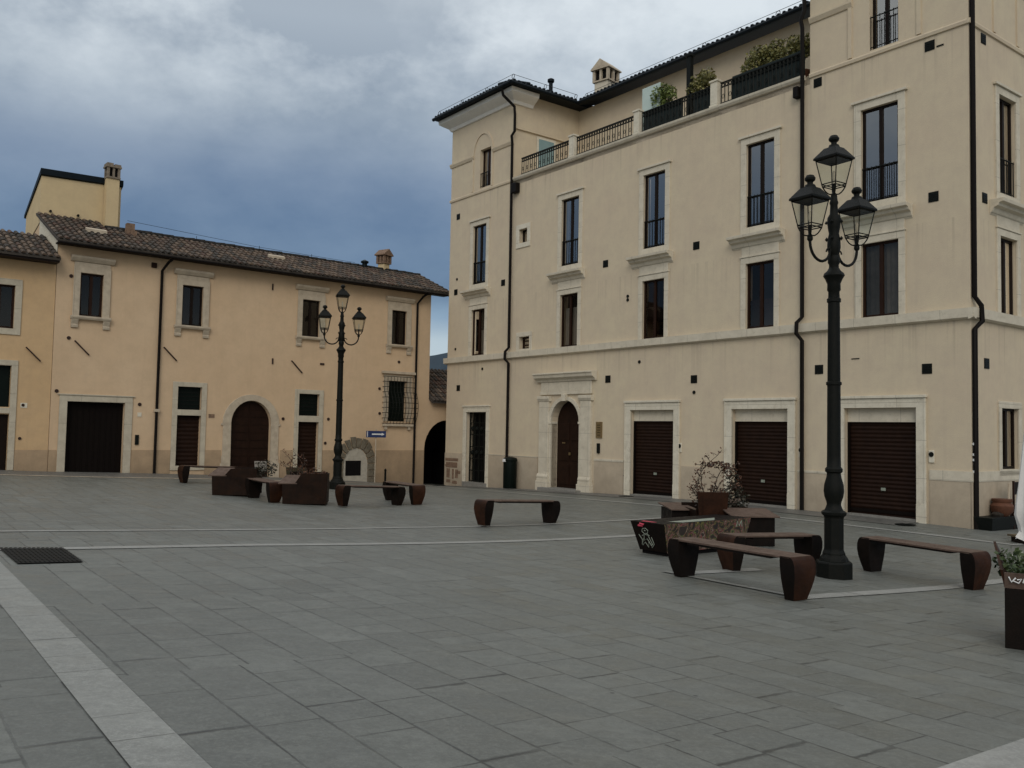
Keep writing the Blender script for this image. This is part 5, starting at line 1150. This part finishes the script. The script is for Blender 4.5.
# ------------------------------------------------------------------ camera
PIT,ROL=.0528322,.0193993
cam=bpy.data.cameras.new('camera'); co=bpy.data.objects.new('camera',cam); COL.objects.link(co); sc.camera=co
cam.sensor_fit='HORIZONTAL'; cam.sensor_width=36; cam.lens=36*886.187/1024; cam.clip_start=.1; cam.clip_end=6000
cr_,sr_=math.cos(ROL),math.sin(ROL); cp,sp_=math.cos(PIT),math.sin(PIT)
right=Vector((cr_,-sp_*sr_,cp*sr_)); up=Vector((-sr_,-sp_*cr_,cp*cr_)); fw=Vector((0,cp,sp_))
m=Matrix((right,up,-fw)).transposed().to_4x4(); m.translation=(0,0,1.7*K); co.matrix_world=m

# ------------------------------------------------------------------ sky and light
wd=bpy.data.worlds.new('World'); sc.world=wd; wd.use_nodes=True; nt=wd.node_tree; N=nt.nodes; L=nt.links
bg=N['Background']; sky=N.new('ShaderNodeTexSky'); sky.sky_type='NISHITA'; sky.sun_disc=False
SE,SA=R(33),R(184)
sky.sun_elevation=SE; sky.sun_rotation=SA
tc=N.new('ShaderNodeTexCoord'); sp=N.new('ShaderNodeSeparateXYZ'); L.new(tc.outputs['Generated'],sp.inputs[0])
zc=math_(nt,'MAXIMUM',sp.outputs[2],0.); den=math_(nt,'ADD',zc,.42)
cb=N.new('ShaderNodeCombineXYZ'); L.new(math_(nt,'DIVIDE',sp.outputs[0],den),cb.inputs[0]); L.new(math_(nt,'DIVIDE',sp.outputs[1],den),cb.inputs[1])
cb.inputs[2].default_value=3.7
def ramp(fac,els):
    r=N.new('ShaderNodeValToRGB'); L.new(fac,r.inputs[0]); e=r.color_ramp.elements
    e[0].position,e[0].color=els[0][0],(*els[0][1],1); e[1].position,e[1].color=els[-1][0],(*els[-1][1],1)
    for p,c in els[1:-1]: q=e.new(p); q.color=(*c,1)
    return r.outputs[0]
# elevation colours of the overcast (z = sin elevation)
dark=ramp(sp.outputs[2],[(.0,(.50,.58,.64)),(.10,(.44,.53,.60)),(.125,(.20,.30,.43)),(.15,(.095,.158,.262)),(.22,(.105,.168,.278)),(.27,(.155,.218,.322)),(.34,(.27,.33,.40)),(.42,(.42,.48,.54)),(.55,(.42,.46,.50)),(1.,(1.15,1.18,1.2))])
light=ramp(sp.outputs[2],[(.0,(.55,.62,.67)),(.10,(.48,.56,.62)),(.13,(.26,.37,.49)),(.15,(.13,.205,.32)),(.22,(.172,.242,.35)),(.27,(.235,.30,.40)),(.34,(.44,.505,.565)),(.42,(.62,.685,.73)),(.55,(.70,.74,.78)),(1.,(1.7,1.72,1.74))])
f=noise(nt,cb.outputs[0],2.6,8,.56,.40,.62); col=mixc(nt,f,dark,light)
f2=noise(nt,cb.outputs[0],3.6,9,.60,.47,.66,0,.8); up_=N.new('ShaderNodeMapRange'); L.new(sp.outputs[2],up_.inputs['Value']); up_.inputs['From Min'].default_value=.29; up_.inputs['From Max'].default_value=.40
col=mixc(nt,math_(nt,'MULTIPLY',f2,up_.outputs[0]),col,(.84,.90,.93))
sk=mixc(nt,1.,sky.outputs[0],(.018,.018,.018),'MULTIPLY')
# the overcast is brightest round the hidden sun
dt=nt.nodes.new('ShaderNodeVectorMath'); dt.operation='DOT_PRODUCT'; L.new(tc.outputs['Generated'],dt.inputs[0]); dt.inputs[1].default_value=(math.sin(SA)*math.cos(SE),math.cos(SA)*math.cos(SE),math.sin(SE))
glow=math_(nt,'POWER',math_(nt,'MAXIMUM',dt.outputs['Value'],0.),2.5)
col=mixc(nt,glow,col,(.62,.62,.61))
col=mixc(nt,1.,col,sk,'ADD'); L.new(col,bg.inputs['Color']); bg.inputs['Strength'].default_value=1.0
sun=bpy.data.lights.new('sun','SUN'); so=bpy.data.objects.new('sun',sun); COL.objects.link(so)
sun.energy=1.1; sun.angle=R(32); sun.color=(1,.95,.87)
# the bright part of the overcast lies behind the camera
d=Vector((math.sin(SA)*math.cos(SE), math.cos(SA)*math.cos(SE), math.sin(SE)))
so.rotation_euler=d.to_track_quat('Z','Y').to_euler(); so.location=(0,0,30)
sc.view_settings.view_transform='Standard'; sc.view_settings.look='None'; sc.view_settings.exposure=-.22; sc.view_settings.gamma=1
sc.render.engine='CYCLES'
try: sc.cycles.max_bounces=4; sc.cycles.transparent_max_bounces=12
except Exception: pass
